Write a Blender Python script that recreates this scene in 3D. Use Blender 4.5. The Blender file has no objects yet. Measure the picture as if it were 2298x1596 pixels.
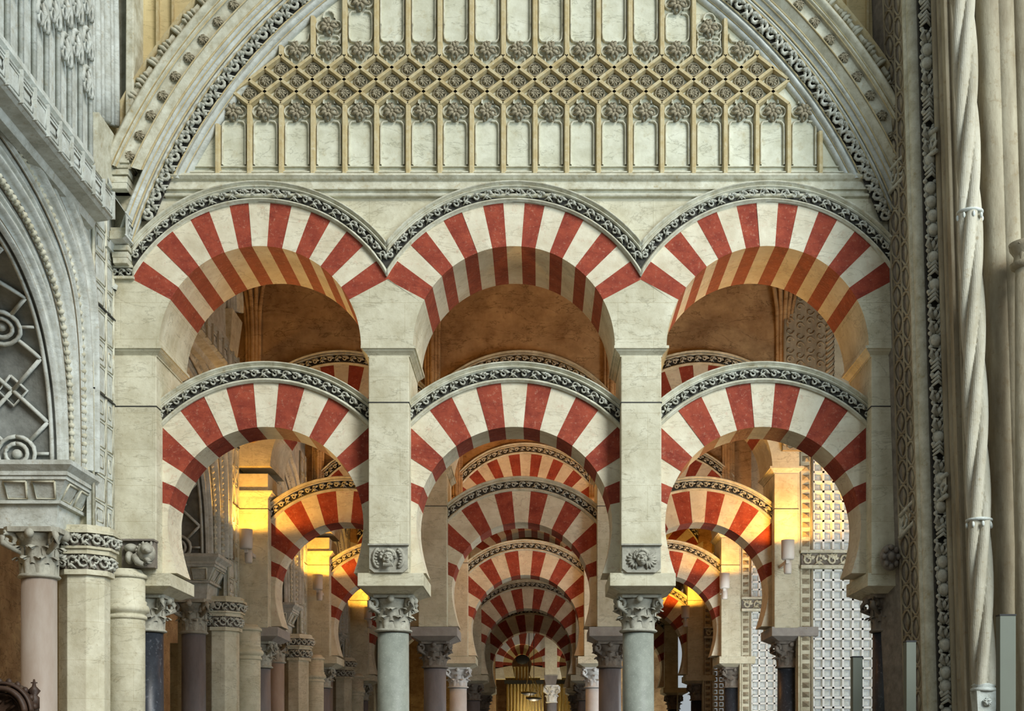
import bpy, math, random
from math import sin, cos, pi, sqrt, acos, asin, radians as R_
random.seed(7)
C = bpy.context.scene.collection
F = 3012.0; VX = 1210.0; VY = 1700.0; EYE = 1.6; Y0 = 17.0; ROW = 7.04
def X(px, Y=Y0): return (px-VX)*Y/F
def Z(py, Y=Y0): return (VY-py)*Y/F+EYE
U = Y0/F
# ------------------------------------------------------------------ mesh builder
class MB:
    def __init__(s): s.v=[]; s.f=[]; s.sm=[]
    def add(s, vs, fs, smooth=False):
        b=len(s.v); s.v+=vs
        for f in fs: s.f.append(tuple(i+b for i in f)); s.sm.append(smooth)
    def box(s,x0,x1,y0,y1,z0,z1):
        vs=[(x,y,z) for x in (x0,x1) for y in (y0,y1) for z in (z0,z1)]
        s.add(vs,[(0,1,3,2),(4,6,7,5),(0,4,5,1),(2,3,7,6),(0,2,6,4),(1,5,7,3)])
    def frus(s,cx,cy,z0,hx0,hy0,z1,hx1,hy1):
        vs=[]
        for z,hx,hy in ((z0,hx0,hy0),(z1,hx1,hy1)):
            vs+=[(cx-hx,cy-hy,z),(cx+hx,cy-hy,z),(cx+hx,cy+hy,z),(cx-hx,cy+hy,z)]
        s.add(vs,[(3,2,1,0),(4,5,6,7),(0,1,5,4),(1,2,6,5),(2,3,7,6),(3,0,4,7)])
    def prism(s,poly,y0,y1,ax='y'):
        n=len(poly)
        if ax=='y': vs=[(p[0],y0,p[1]) for p in poly]+[(p[0],y1,p[1]) for p in poly]
        elif ax=='x': vs=[(y0,p[0],p[1]) for p in poly]+[(y1,p[0],p[1]) for p in poly]
        else: vs=[(p[0],p[1],y0) for p in poly]+[(p[0],p[1],y1) for p in poly]
        s.add(vs,[tuple(range(n)),tuple(range(2*n-1,n-1,-1))]+[(i,(i+1)%n,n+(i+1)%n,n+i) for i in range(n)])
    def grid(s,rows,closed_u=False,closed_v=False,smooth=True):
        m=len(rows); n=len(rows[0]); vs=[p for r in rows for p in r]; fs=[]
        for i in range(m if closed_u else m-1):
            for j in range(n if closed_v else n-1):
                fs.append((i*n+j,i*n+(j+1)%n,((i+1)%m)*n+(j+1)%n,((i+1)%m)*n+j))
        s.add(vs,fs,smooth)
    def lathe(s,cx,cy,prof,n=24,smooth=True,cap=True):
        rows=[[(cx+r*cos(2*pi*k/n),cy+r*sin(2*pi*k/n),z) for k in range(n)] for r,z in prof]
        s.grid(rows,False,True,smooth)
        if cap:
            b=len(s.v)-n*len(prof)
            s.f.append(tuple(b+k for k in range(n))[::-1]); s.sm.append(False)
            s.f.append(tuple(len(s.v)-n+k for k in range(n))); s.sm.append(False)
    def tube(s,pts,r,n=5,cap=True):
        rows=[]; m=len(pts); up0=(0.13,0.31,0.94)
        for i,p in enumerate(pts):
            a=pts[max(i-1,0)]; b=pts[min(i+1,m-1)]
            t=[b[k]-a[k] for k in range(3)]; L=sqrt(sum(q*q for q in t)) or 1; t=[q/L for q in t]
            up=up0 if abs(sum(t[k]*up0[k] for k in range(3)))<.95 else (1,0,0)
            u=(t[1]*up[2]-t[2]*up[1],t[2]*up[0]-t[0]*up[2],t[0]*up[1]-t[1]*up[0])
            L=sqrt(sum(q*q for q in u)); u=[q/L for q in u]
            w=(t[1]*u[2]-t[2]*u[1],t[2]*u[0]-t[0]*u[2],t[0]*u[1]-t[1]*u[0])
            rr=r[i] if isinstance(r,(list,tuple)) else r
            rows.append([tuple(p[k]+rr*(cos(2*pi*j/n)*u[k]+sin(2*pi*j/n)*w[k]) for k in range(3)) for j in range(n)])
        s.grid(rows,False,True,True)
        if cap:
            b=len(s.v)-n*m
            s.f.append(tuple(b+k for k in range(n))[::-1]); s.sm.append(True)
            s.f.append(tuple(len(s.v)-n+k for k in range(n))); s.sm.append(True)
    def ell(s,c,r,nu=8,nv=6):
        rows=[]
        for i in range(nv+1):
            th=pi*i/nv
            rows.append([(c[0]+r[0]*sin(th)*cos(2*pi*j/nu),c[1]+r[1]*sin(th)*sin(2*pi*j/nu),c[2]+r[2]*cos(th)) for j in range(nu)])
        s.grid(rows,False,True,True)
    def build(s,name,mat,parent=None,kind=None,bevel=0):
        l=tuple(parent.matrix_basis.translation) if (parent is not None and parent.type=='EMPTY') else (0,0,0)
        if parent is not None and parent.parent is not None:
            q=parent.parent.matrix_basis.translation; l=tuple(l[i]+q[i] for i in range(3))
        if parent is not None and parent.type!='EMPTY' and parent.parent is None: l=(0,0,0)
        me=bpy.data.meshes.new(name)
        me.from_pydata([(a-l[0],b-l[1],c-l[2]) for a,b,c in s.v],[],s.f)
        me.polygons.foreach_set('use_smooth',s.sm)
        me.materials.append(mat); me.update()
        import bmesh
        bm=bmesh.new(); bm.from_mesh(me); bmesh.ops.recalc_face_normals(bm,faces=bm.faces); bm.to_mesh(me); bm.free()
        o=bpy.data.objects.new(name,me); C.objects.link(o)
        if parent is not None: o.parent=parent
        if kind: o['kind']=kind
        if bevel:
            md=o.modifiers.new('bevel','BEVEL'); md.width=bevel; md.segments=2; md.limit_method='ANGLE'
        return o
def thing(name,label,cat,loc=(0,0,0),group=None):
    o=bpy.data.objects.new(name,None); C.objects.link(o); o.location=loc; o.empty_display_size=.1
    o['label']=label; o['category']=cat
    if group: o['group']=group
    return o
def tag(o,label,cat,group=None):
    o['label']=label; o['category']=cat
    if group: o['group']=group
    return o
def kids(o): return [c for c in C.objects if c.parent==o]
def copy_tree(o,dy=0,dx=0,dz=0,label=None,parent=None,km=None):
    c=o.copy(); C.objects.link(c)
    if parent is not None: c.parent=parent
    else: c.location=(o.location[0]+dx,o.location[1]+dy,o.location[2]+dz)
    if label: c['label']=label
    km = CH.get(o.name)
    if km is None: km=CH[o.name]=kids(o)
    for k in km: copy_tree(k,parent=c)
    return c
CH={}
# ------------------------------------------------------------------ materials
def mat(name,base,alt=None,var=.5,scale=2.2,bump=.25,rough=.85,spec=.3,streak=0,spots=None,fine=18,metal=0,blocks=0,veins=0):
    m=bpy.data.materials.new(name); m.use_nodes=True; nt=m.node_tree; n=nt.nodes; l=nt.links
    b=n['Principled BSDF']; b.inputs['Roughness'].default_value=rough; b.inputs['Specular IOR Level'].default_value=spec
    b.inputs['Metallic'].default_value=metal
    g=n.new('ShaderNodeNewGeometry')
    n1=n.new('ShaderNodeTexNoise'); n1.inputs['Scale'].default_value=scale; n1.inputs['Detail'].default_value=8; n1.inputs['Roughness'].default_value=.68
    if streak:
        mp=n.new('ShaderNodeMapping'); mp.inputs['Scale'].default_value=(1,1,streak); l.new(g.outputs['Position'],mp.inputs['Vector']); l.new(mp.outputs[0],n1.inputs['Vector'])
    else: l.new(g.outputs['Position'],n1.inputs['Vector'])
    cr=n.new('ShaderNodeValToRGB'); cr.color_ramp.elements[0].position=.33; cr.color_ramp.elements[1].position=.67
    alt=alt or tuple(q*.6 for q in base)
    cr.color_ramp.elements[0].color=(*[alt[i]*var+base[i]*(1-var) for i in range(3)],1); cr.color_ramp.elements[1].color=(*base,1)
    l.new(n1.outputs['Fac'],cr.inputs['Fac']); col=cr.outputs['Color']
    n2=n.new('ShaderNodeTexNoise'); n2.inputs['Scale'].default_value=fine; n2.inputs['Detail'].default_value=6; n2.inputs['Roughness'].default_value=.7
    l.new(g.outputs['Position'],n2.inputs['Vector'])
    if spots:
        c2=n.new('ShaderNodeValToRGB'); c2.color_ramp.elements[0].position=.56; c2.color_ramp.elements[1].position=.70
        c2.color_ramp.elements[0].color=(0,0,0,1); c2.color_ramp.elements[1].color=(1,1,1,1)
        l.new(n2.outputs['Fac'],c2.inputs['Fac'])
        mm=n.new('ShaderNodeMath'); mm.operation='MULTIPLY'; mm.inputs[1].default_value=spots[3]; l.new(c2.outputs['Color'],mm.inputs[0])
        mx=n.new('ShaderNodeMix'); mx.data_type='RGBA'; l.new(mm.outputs[0],mx.inputs[0]); l.new(col,mx.inputs[6]); mx.inputs[7].default_value=(*spots[:3],1); col=mx.outputs[2]
    if blocks:
        # staining and joints of coursed ashlar
        sx=n.new('ShaderNodeSeparateXYZ'); l.new(g.outputs['Position'],sx.inputs[0])
        cb=n.new('ShaderNodeCombineXYZ')
        ad=n.new('ShaderNodeMath'); ad.operation='ADD'; l.new(sx.outputs[0],ad.inputs[0]); l.new(sx.outputs[1],ad.inputs[1])
        l.new(ad.outputs[0],cb.inputs[0]); l.new(sx.outputs[2],cb.inputs[1])
        br=n.new('ShaderNodeTexBrick'); br.inputs['Scale'].default_value=1; br.inputs['Brick Width'].default_value=.9; br.inputs['Row Height'].default_value=.46
        br.inputs['Mortar Size'].default_value=.004; br.inputs['Mortar Smooth'].default_value=.6; br.inputs['Color1'].default_value=(1,1,1,1); br.inputs['Color2'].default_value=(.93,.92,.9,1); br.inputs['Mortar'].default_value=(.72,.68,.6,1)
        l.new(cb.outputs[0],br.inputs['Vector'])
        mx=n.new('ShaderNodeMix'); mx.data_type='RGBA'; mx.blend_type='MULTIPLY'; mx.inputs[0].default_value=blocks; l.new(col,mx.inputs[6]); l.new(br.outputs['Color'],mx.inputs[7]); col=mx.outputs[2]
    if veins:
        n3=n.new('ShaderNodeTexNoise'); n3.inputs['Scale'].default_value=1.3; n3.inputs['Detail'].default_value=9; n3.inputs['Roughness'].default_value=.62; n3.inputs['Distortion'].default_value=.6
        mp3=n.new('ShaderNodeMapping'); mp3.inputs['Scale'].default_value=(.8,.8,2.4); l.new(g.outputs['Position'],mp3.inputs['Vector']); l.new(mp3.outputs[0],n3.inputs['Vector'])
        c3=n.new('ShaderNodeValToRGB'); e_=c3.color_ramp.elements; e_[0].position=.488; e_[1].position=.512; e_[0].color=(0,0,0,1); e_[1].color=(0,0,0,1); q_=e_.new(.5); q_.color=(1,1,1,1)
        l.new(n3.outputs['Fac'],c3.inputs['Fac'])
        c4=n.new('ShaderNodeValToRGB'); c4.color_ramp.elements[0].position=.55; c4.color_ramp.elements[1].position=.75; c4.color_ramp.elements[0].color=(0,0,0,1); c4.color_ramp.elements[1].color=(.5,.5,.5,1)
        l.new(n3.outputs['Fac'],c4.inputs['Fac'])
        mx0=n.new('ShaderNodeMath'); mx0.operation='MAXIMUM'; l.new(c3.outputs['Color'],mx0.inputs[0]); l.new(c4.outputs['Color'],mx0.inputs[1])
        m3=n.new('ShaderNodeMath'); m3.operation='MULTIPLY'; m3.inputs[1].default_value=veins; l.new(mx0.outputs[0],m3.inputs[0])
        mx=n.new('ShaderNodeMix'); mx.data_type='RGBA'; l.new(m3.outputs[0],mx.inputs[0]); l.new(col,mx.inputs[6]); mx.inputs[7].default_value=(*[q*.5 for q in alt],1); col=mx.outputs[2]
    l.new(col,b.inputs['Base Color'])
    if bump:
        ad=n.new('ShaderNodeMath'); ad.operation='MULTIPLY_ADD'; ad.inputs[1].default_value=.35; l.new(n2.outputs['Fac'],ad.inputs[0]); l.new(n1.outputs['Fac'],ad.inputs[2])
        bp=n.new('ShaderNodeBump'); bp.inputs['Strength'].default_value=bump; bp.inputs['Distance'].default_value=.03; l.new(ad.outputs[0],bp.inputs['Height']); l.new(bp.outputs[0],b.inputs['Normal'])
    return m
def emis(name,col,st):
    m=bpy.data.materials.new(name); m.use_nodes=True; b=m.node_tree.nodes['Principled BSDF']
    b.inputs['Base Color'].default_value=(*col,1); b.inputs['Emission Color'].default_value=(*col,1); b.inputs['Emission Strength'].default_value=st; return m
M=dict(
 cream=mat('cream_limestone',(.70,.68,.53),(.40,.36,.23),.75,2.6,.4,spots=(.36,.30,.18,.5),fine=12,blocks=.8,veins=.45),
 vcream=mat('cream_plaster',(.74,.70,.545),(.50,.42,.28),.7,3.4,.3,spots=(.52,.30,.2,.5),fine=11,veins=.4),
 panel=mat('pale_panel_stone',(.70,.71,.58),(.44,.43,.30),.75,3.6,.35,spots=(.38,.31,.15,.45),fine=8,veins=.5),
 red=mat('red_painted_brick',(.37,.072,.036),(.19,.028,.017),.9,5,.35,spots=(.62,.33,.22,.42),fine=24,veins=.35),
 rib=mat('ochre_stained_stone',(.57,.50,.31),(.42,.31,.13),.85,9,.35,spots=(.66,.62,.46,.6),fine=16),
 mould=mat('moulded_grey_stone',(.68,.68,.56),(.34,.31,.20),.8,6,.4,spots=(.34,.25,.10,.6),fine=13),
 cool=mat('blue_grey_carved_stone',(.64,.68,.64),(.32,.32,.26),.75,5,.4,spots=(.33,.27,.15,.55),fine=13,veins=.3),
 carve=mat('carved_leaf_stone',(.62,.63,.55),(.26,.25,.19),.7,16,.3),
 carve2=mat('carved_flower_stone',(.40,.36,.25),(.17,.14,.09),.8,22,.3),
 grime_shade=mat('dirt_and_shade_stone',(.26,.22,.15),(.12,.10,.06),.8,9,.3),
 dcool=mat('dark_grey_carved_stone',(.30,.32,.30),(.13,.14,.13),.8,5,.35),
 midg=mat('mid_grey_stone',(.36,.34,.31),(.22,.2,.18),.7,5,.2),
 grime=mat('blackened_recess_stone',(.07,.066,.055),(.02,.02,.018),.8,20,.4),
 yellow=mat('yellow_limestone',(.72,.61,.34),(.50,.40,.20),.7,1.8,.3,blocks=.6,veins=.4),
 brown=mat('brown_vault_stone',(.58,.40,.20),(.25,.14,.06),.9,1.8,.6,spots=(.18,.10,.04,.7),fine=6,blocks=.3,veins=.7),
 tan=mat('weathered_tan_stone',(.43,.385,.275),(.17,.13,.075),.9,3.2,.5,streak=.22,spots=(.22,.16,.08,.6),fine=10),
 tan2=mat('pale_tan_stone',(.55,.52,.42),(.28,.24,.16),.8,3.2,.5,streak=.25,spots=(.25,.18,.08,.5)),
 granite=mat('grey_green_granite',(.29,.315,.27),(.19,.21,.18),.8,8,.1,rough=.5,spots=(.50,.52,.46,.6),fine=60),
 slate=mat('dark_blue_marble',(.034,.040,.050),(.014,.016,.02),.8,5,.05,rough=.35,spots=(.25,.27,.3,.35),fine=22),
 greym=mat('grey_marble',(.22,.20,.20),(.12,.11,.11),.8,5,.05,rough=.45,streak=.3),
 pinkm=mat('pinkish_marble',(.42,.37,.32),(.28,.21,.16),.8,2.4,.1,rough=.5,streak=.3),
 white=mat('white_marble',(.74,.74,.72),(.5,.5,.48),.6,5,.1,rough=.5),
 capst=mat('weathered_capital_stone',(.46,.45,.37),(.22,.21,.17),.8,7,.35,spots=(.14,.13,.10,.5),fine=20),
 dcap=mat('sooty_capital_stone',(.26,.23,.19),(.1,.085,.07),.8,8,.35),
 iron=mat('black_iron',(.02,.02,.02),None,.3,8,.1,rough=.5),
 brass=mat('gilded_brass',(.75,.55,.18),(.4,.26,.06),.6,12,.05,rough=.35,metal=.85),
 wood=mat('dark_carved_wood',(.07,.04,.025),(.02,.012,.01),.8,9,.2,rough=.5),
 speaker=mat('grey_green_cabinet',(.15,.165,.13),(.13,.14,.11),.5,3,0,rough=.6),
 lampm=mat('cream_lamp_housing',(.62,.58,.52),None,.2,3,0,rough=.5),
 floor=mat('marble_floor',(.15,.125,.10),(.11,.09,.07),.7,1.2,.05,rough=.35),
 lat=mat('white_lattice_stone',(.9,.92,.90),(.7,.7,.62),.6,6,.2),
)
def strapcolor(): return M['iron']
# ------------------------------------------------------------------ ornament helpers
def foliage(mb, f, L, w, per, r=.011, h=.02, seed=1):
    """vine scroll: f(s,t,h)->point ; s in metres along, t in metres across"""
    rnd=random.Random(seed); per*=.80; n=max(2,int(round(L/per))); p=L/n; r=r*.88
    for i in range(n):
        s0=(i+.5)*p; sg=1 if i%2==0 else -1; t0=-sg*.04*w; pts=[]; rr=[]
        for k in range(10):
            a=rnd.uniform(-.05,.05)+sg*(k*.78+pi/2); q=.43*w*(1-k/11.5)
            pts.append(f(s0+q*cos(a)*.9,t0+q*sin(a),h*(.45+.09*k))); rr.append(r*(1.5-.08*k))
        mb.tube(pts,rr,5)
        for k in range(3):       # pointed leaflets filling the field between the scrolls
            a=sg*(.2+k*.62)+rnd.uniform(-.25,.25); q=rnd.uniform(.44,.5)*w
            s1=s0+.5*p*cos(a)*1.25; t1=max(-.47*w,min(.47*w,sg*.5*w*sin(a)+rnd.uniform(-.1,.1)*w))
            mb.tube([f(s0+.25*(s1-s0),t0+.2*(t1-t0),h*.5),f(.45*s0+.55*s1,.5*(t0+t1),h*1.5),f(s1,t1,h*.3)],[r*.5,r*2.0,r*.4],5)
        mb.tube([f(s0-.5*p,sg*.42*w,h*.3),f(s0-.1*p,sg*.20*w,h*1.2),f(s0+.3*p,sg*.46*w,h*.2)],[r*.6,r*1.6,r*.5],5)
def arcf(cx,cz,r,a0,y):            # frontal arc frame, s measured from angle a0 clockwise to the right from left
    return lambda s,t,h: (cx-(r+t)*cos(a0+s/r), y-h, cz+(r+t)*sin(a0+s/r))
def roll(r0,r1,y,out,n=5):          # convex roll profile (outward towards -y)
    return [(r0+(r1-r0)*i/n, y-out*sin(pi*i/n)) for i in range(n+1)]
def cove(r0,y0,r1,y1,n=4,sag=.3):
    return [(r0+(r1-r0)*i/n, y0+(y1-y0)*i/n + sag*abs(r1-r0)*sin(pi*i/n)) for i in range(n+1)]
def sweep_arc(mb,cx,cz,prof,afun,n=48,yb=None):
    rows=[]
    for i in range(n+1):
        row=[]
        for r,y in prof:
            a0,a1=afun(r); a=a0+(a1-a0)*i/n
            row.append((cx-r*cos(a),y,cz+r*sin(a)))
        if yb is not None:
            a0,a1=afun(prof[-1][0]); a=a0+(a1-a0)*i/n; row.append((cx-prof[-1][0]*cos(a),yb,cz+prof[-1][0]*sin(a)))
            a0,a1=afun(prof[0][0]); a=a0+(a1-a0)*i/n; row.append((cx-prof[0][0]*cos(a),yb,cz+prof[0][0]*sin(a)))
        rows.append(row)
    mb.grid(rows,False,yb is not None,True)
    if yb is not None:
        m=len(rows[0]); b=len(mb.v)-m*(n+1)
        mb.f.append(tuple(b+k for k in range(m))); mb.sm.append(False)
        mb.f.append(tuple(len(mb.v)-m+k for k in range(m))[::-1]); mb.sm.append(False)
def flower(mb,c,r,seed=0,petals=4,d=1.0):
    rnd=random.Random(seed); mb.ell((c[0],c[1]-.3*r*d,c[2]),(.24*r,.3*r*d,.24*r),7,5)
    for k in range(petals):
        a=2*pi*k/petals+(pi/2 if petals!=4 else 0)+rnd.uniform(-.12,.12)
        for sd in (-1,1):
            pts=[]
            for j in range(5):
                b=a+sd*.42*sin(pi*j/4*.9); q=r*(.15+.80*j/4)
                pts.append((c[0]+q*cos(b),c[1]-d*r*(.12+.42*sin(pi*j/4)),c[2]+q*sin(b)))
            mb.tube(pts,[r*.10,r*.2,r*.2,r*.15,r*.07],5)
        mb.ell((c[0]+.92*r*cos(a),c[1]-.16*r*d,c[2]+.92*r*sin(a)),(.16*r,.2*r,.16*r),6,4)
        b=a+pi/petals; mb.ell((c[0]+.5*r*cos(b),c[1]-.1*r*d,c[2]+.5*r*sin(b)),(.13*r,.2*r,.13*r),6,4)
def bar(mb,p,q,w,y,d):              # chamfered bar between two xz points, standing d out of plane y
    dx,dz=q[0]-p[0],q[1]-p[1]; L=sqrt(dx*dx+dz*dz) or 1; nx,nz=-dz/L,dx/L
    rows=[]
    for P in (p,q):
        rows.append([(P[0]+nx*w*k,yy,P[1]+nz*w*k) for k,yy in ((-.5,y),(-.5,y-d*.35),(-.26,y-d),(.26,y-d),(.5,y-d*.35),(.5,y))])
    mb.grid(rows,False,False,False)
def polybar(mb,pts,w,y,d):
    n=len(pts); rows=[]
    for i,P in enumerate(pts):
        a=pts[max(i-1,0)]; b=pts[min(i+1,n-1)]; dx,dz=b[0]-a[0],b[1]-a[1]; L=sqrt(dx*dx+dz*dz) or 1; nx,nz=-dz/L,dx/L
        rows.append([(P[0]+nx*w*k,yy,P[1]+nz*w*k) for k,yy in ((-.5,y),(-.4,y-d*.7),(0,y-d),(.4,y-d*.7),(.5,y))])
    mb.grid(rows,False,False,True)
def leaf(mb,cx,cy,r,z0,h,a,w,curl):
    rows=[]
    for i in range(7):
        t=i/6; rr=r+curl*(t**3)*1.0; z=z0+h*(sin(min(t*1.25,1.25)*pi/2)); 
        if t>.8: z=z0+h*(1-.9*(t-.8))
        ww=w*(.55+.6*sin(pi*t*.8))*(1-.75*max(0,t-.75)/.25)
        row=[]
        for j in range(5):
            u=(j-2)/2; b=a+u*ww/(r+.02)*.5; q=rr+ (.03*h+.06*w)*(1-abs(u)) - .03*w*(u*u)
            row.append((cx+q*cos(b),cy+q*sin(b),z-abs(u)*.06*h))
        rows.append(row)
    mb.grid(rows,False,False,True)
    rows2=[[(cx+(p[0]-cx)*.86,cy+(p[1]-cy)*.86,p[2]-.01) for p in r_] for r_ in rows]
    mb.grid(rows2,False,False,True)
def capital(mb,cx,cy,z0,h,rb,rt):
    mb.lathe(cx,cy,[(rb*1.02,z0),(rb*1.16,z0+.02*h),(rb*1.2,z0+.05*h),(rb*1.12,z0+.08*h),(rb,z0+.1*h),(rb*1.0,z0+.5*h),(rb*1.1,z0+.75*h),(rt*.95,z0+.88*h),(rt*.9,z0+.9*h)],20)
    for k in range(8): leaf(mb,cx,cy,rb*1.02,z0+.09*h,.36*h,k*pi/4+pi/8,rb*.62,rb*.42)
    for k in range(8): leaf(mb,cx,cy,rb*1.05,z0+.3*h,.36*h,k*pi/4,rb*.66,rb*.5)
    for k in range(4):
        a=pi/4+k*pi/2; pts=[]; rr=[]
        for j in range(12):
            t=j/11; b=-1.9+t*7.2; q=.19*h*(1-.72*t)
            R0=rt*1.12+q*sin(b)*-.9; zz=z0+.74*h+q*cos(b)
            pts.append((cx+R0*cos(a),cy+R0*sin(a),zz)); rr.append(.062*h*(1.15-.5*t))
        pts.insert(0,(cx+rb*1.05*cos(a),cy+rb*1.05*sin(a),z0+.5*h)); rr.insert(0,.045*h)
        mb.tube(pts,rr,6)
        mb.ell((cx+rt*.98*cos(a+pi/4),cy+rt*.98*sin(a+pi/4),z0+.87*h),(.1*h,.1*h,.1*h),8,6)
    pl=[]; s=rt*1.28
    for k in range(4):
        a=pi/4+k*pi/2
        for da,f_ in ((-.12,1),(.12,1),(pi/4,.78)):
            pl.append((cx+s*f_*cos(a+da)*1.0,cy+s*f_*sin(a+da)*1.0))
    mb.prism(pl,z0+.9*h,z0+h,'z')
def face(mb,cx,y,cz,r,style):
    mb.ell((cx,y-.35*r,cz),(.62*r,.72*r,.80*r),14,12)
    mb.ell((cx,y-.62*r,cz-.38*r),(.38*r,.42*r,.36*r),10,8)           # jaw
    mb.tube([(cx,y-1.0*r,cz+.22*r),(cx,y-1.2*r,cz-.08*r)],[.07*r,.15*r],6) # nose
    for s in (-1,1):
        mb.tube([(cx+s*.42*r,y-.86*r,cz+.24*r),(cx+s*.26*r,y-1.02*r,cz+.3*r),(cx+s*.08*r,y-1.02*r,cz+.22*r)],.065*r,5)  # brow
        mb.ell((cx+s*.25*r,y-.96*r,cz+.1*r),(.12*r,.08*r,.07*r),8,5)
        mb.ell((cx+s*.32*r,y-.84*r,cz-.2*r),(.19*r,.2*r,.2*r),8,6)
        mb.ell((cx+s*.63*r,y-.35*r,cz),(.1*r,.16*r,.2*r),6,5)
    mb.tube([(cx-.2*r,y-1.0*r,cz-.33*r),(cx,y-1.07*r,cz-.30*r),(cx+.2*r,y-1.0*r,cz-.33*r)],.05*r,5)
    mb.tube([(cx-.15*r,y-1.0*r,cz-.43*r),(cx,y-1.06*r,cz-.46*r),(cx+.15*r,y-1.0*r,cz-.43*r)],.055*r,5)
    rnd=random.Random(3+style)
    for k in range(15):
        a=-.15+k*(pi+.3)/14; q=.72*r
        mb.ell((cx+q*cos(a),y-.5*r-rnd.uniform(0,.25)*r,cz+.15*r+q*.88*sin(a)),(.19*r,.22*r,.19*r),7,5)
        mb.ell((cx+q*.75*cos(a),y-.9*r+.2*r*abs(cos(a)),cz+.3*r+q*.62*sin(a)),(.14*r,.14*r,.14*r),6,5)
    for s in (-1,1):
        if style==0:      # scrolled wreath round a bearded head
            pts=[(cx+s*r*(.95+.55*sin(t)),y-.25*r,cz+r*(.95*cos(t))) for t in [pi*k/8 for k in range(9)]]
            mb.tube(pts,[.13*r,.2*r,.2*r,.22*r,.22*r,.22*r,.2*r,.18*r,.14*r],6)
            for k in range(6):
                t=.3+k*.45; mb.ell((cx+s*r*(.85+.42*sin(t)),y-.3*r,cz+r*.72*cos(t)),(.2*r,.24*r,.14*r),7,5)
        else:             # pair of wings
            for k in range(7):
                a=R_(50-k*24)
                mb.tube([(cx+s*.55*r,y-.2*r,cz-.25*r),(cx+s*(.6*r+.5*r*cos(a)),y-.42*r,cz-.2*r+.5*r*sin(a)),(cx+s*(.6*r+1.0*r*cos(a)),y-.15*r,cz-.2*r+.95*r*sin(a))],[.1*r,.17*r,.06*r],6)
    if style==0:
        for k in range(7): mb.tube([(cx+(k-3)*.13*r,y-.9*r,cz-.55*r),(cx+(k-3)*.16*r,y-.75*r,cz-.95*r)],[.09*r,.06*r],5)
# ------------------------------------------------------------------ arcade dimensions
AC=[X(583),X(1153),X(1723)]; HB=285*U
ZU=Z(779); RU0=227*U; RU1=326*U; TU=1.36; AU=R_(28)
YL=17.35; UL=YL/F; ZL=Z(1178,YL); RL0=220*UL; RL1=320*UL; TL=.67; AL=R_(12)
PC=[X(871),X(1440)]; PH=45.5*U
BAY=['left','middle','right']; ROWN=['front','second','third','fourth','fifth']
def wedge(cx,cz,r0,r1f,a0,a1,y0,y1,n=4):
    mb=MB(); P=[(a0+(a1-a0)*i/n) for i in range(n+1)]
    inner=[(cx-r0*cos(a),cz+r0*sin(a)) for a in P]; outer=[(cx-r1f(a)*cos(a),cz+r1f(a)*sin(a)) for a in P][::-1]
    mb.prism(inner+outer,y0,y1); return mb
def arch_upper(b):
    cx=AC[b]; rnd=random.Random(b+5)
    t=thing('upper_arch','x','arch',(cx,Y0+TU/2,ZU))
    n=15; e=[AU+(pi-2*AU)*i/n+(rnd.uniform(-.006,.006) if 0<i<n else 0) for i in range(n+1)]
    for i in range(n):
        red=i%2==0
        wedge(cx,ZU,RU0,lambda a:RU1,e[i],e[i+1],Y0+rnd.uniform(0,.008),Y0+TU).build('red_voussoir' if red else 'cream_voussoir',M['red' if red else 'vcream'],t)
    ang=lambda r:(acos(min(1,HB/r)),pi-acos(min(1,HB/r)))
    y=Y0; mb=MB()
    prof=[(RU1-.005,y+.02),(RU1-.005,y-.03)]+roll(RU1,RU1+7*U,y-.03,.03)+[(RU1+8*U,y-.012)]
    prof+=[(RU1+28*U,y-.012),(RU1+28*U,y-.05)]+roll(RU1+28*U,RU1+34*U,y-.05,.03)+cove(RU1+34*U,y-.06,RU1+39*U,y-.10,3,.2)+[(RU1+41*U,y-.10),(RU1+43*U,y-.05)]
    sweep_arc(mb,cx,ZU,prof,ang,56,y+.02); av=mb.build('archivolt',M['mould'],t)
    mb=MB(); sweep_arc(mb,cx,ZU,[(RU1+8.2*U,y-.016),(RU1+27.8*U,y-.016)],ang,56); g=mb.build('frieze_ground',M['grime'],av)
    mb=MB(); rm=RU1+18*U; a0=acos(HB/rm)+.01
    foliage(mb,arcf(cx,ZU,rm,a0,y-.018),rm*(pi-2*a0),19*U,.165,.0125,.04,b); mb.build('carved_leaf_frieze',M['carve'],av)
    return t
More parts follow.
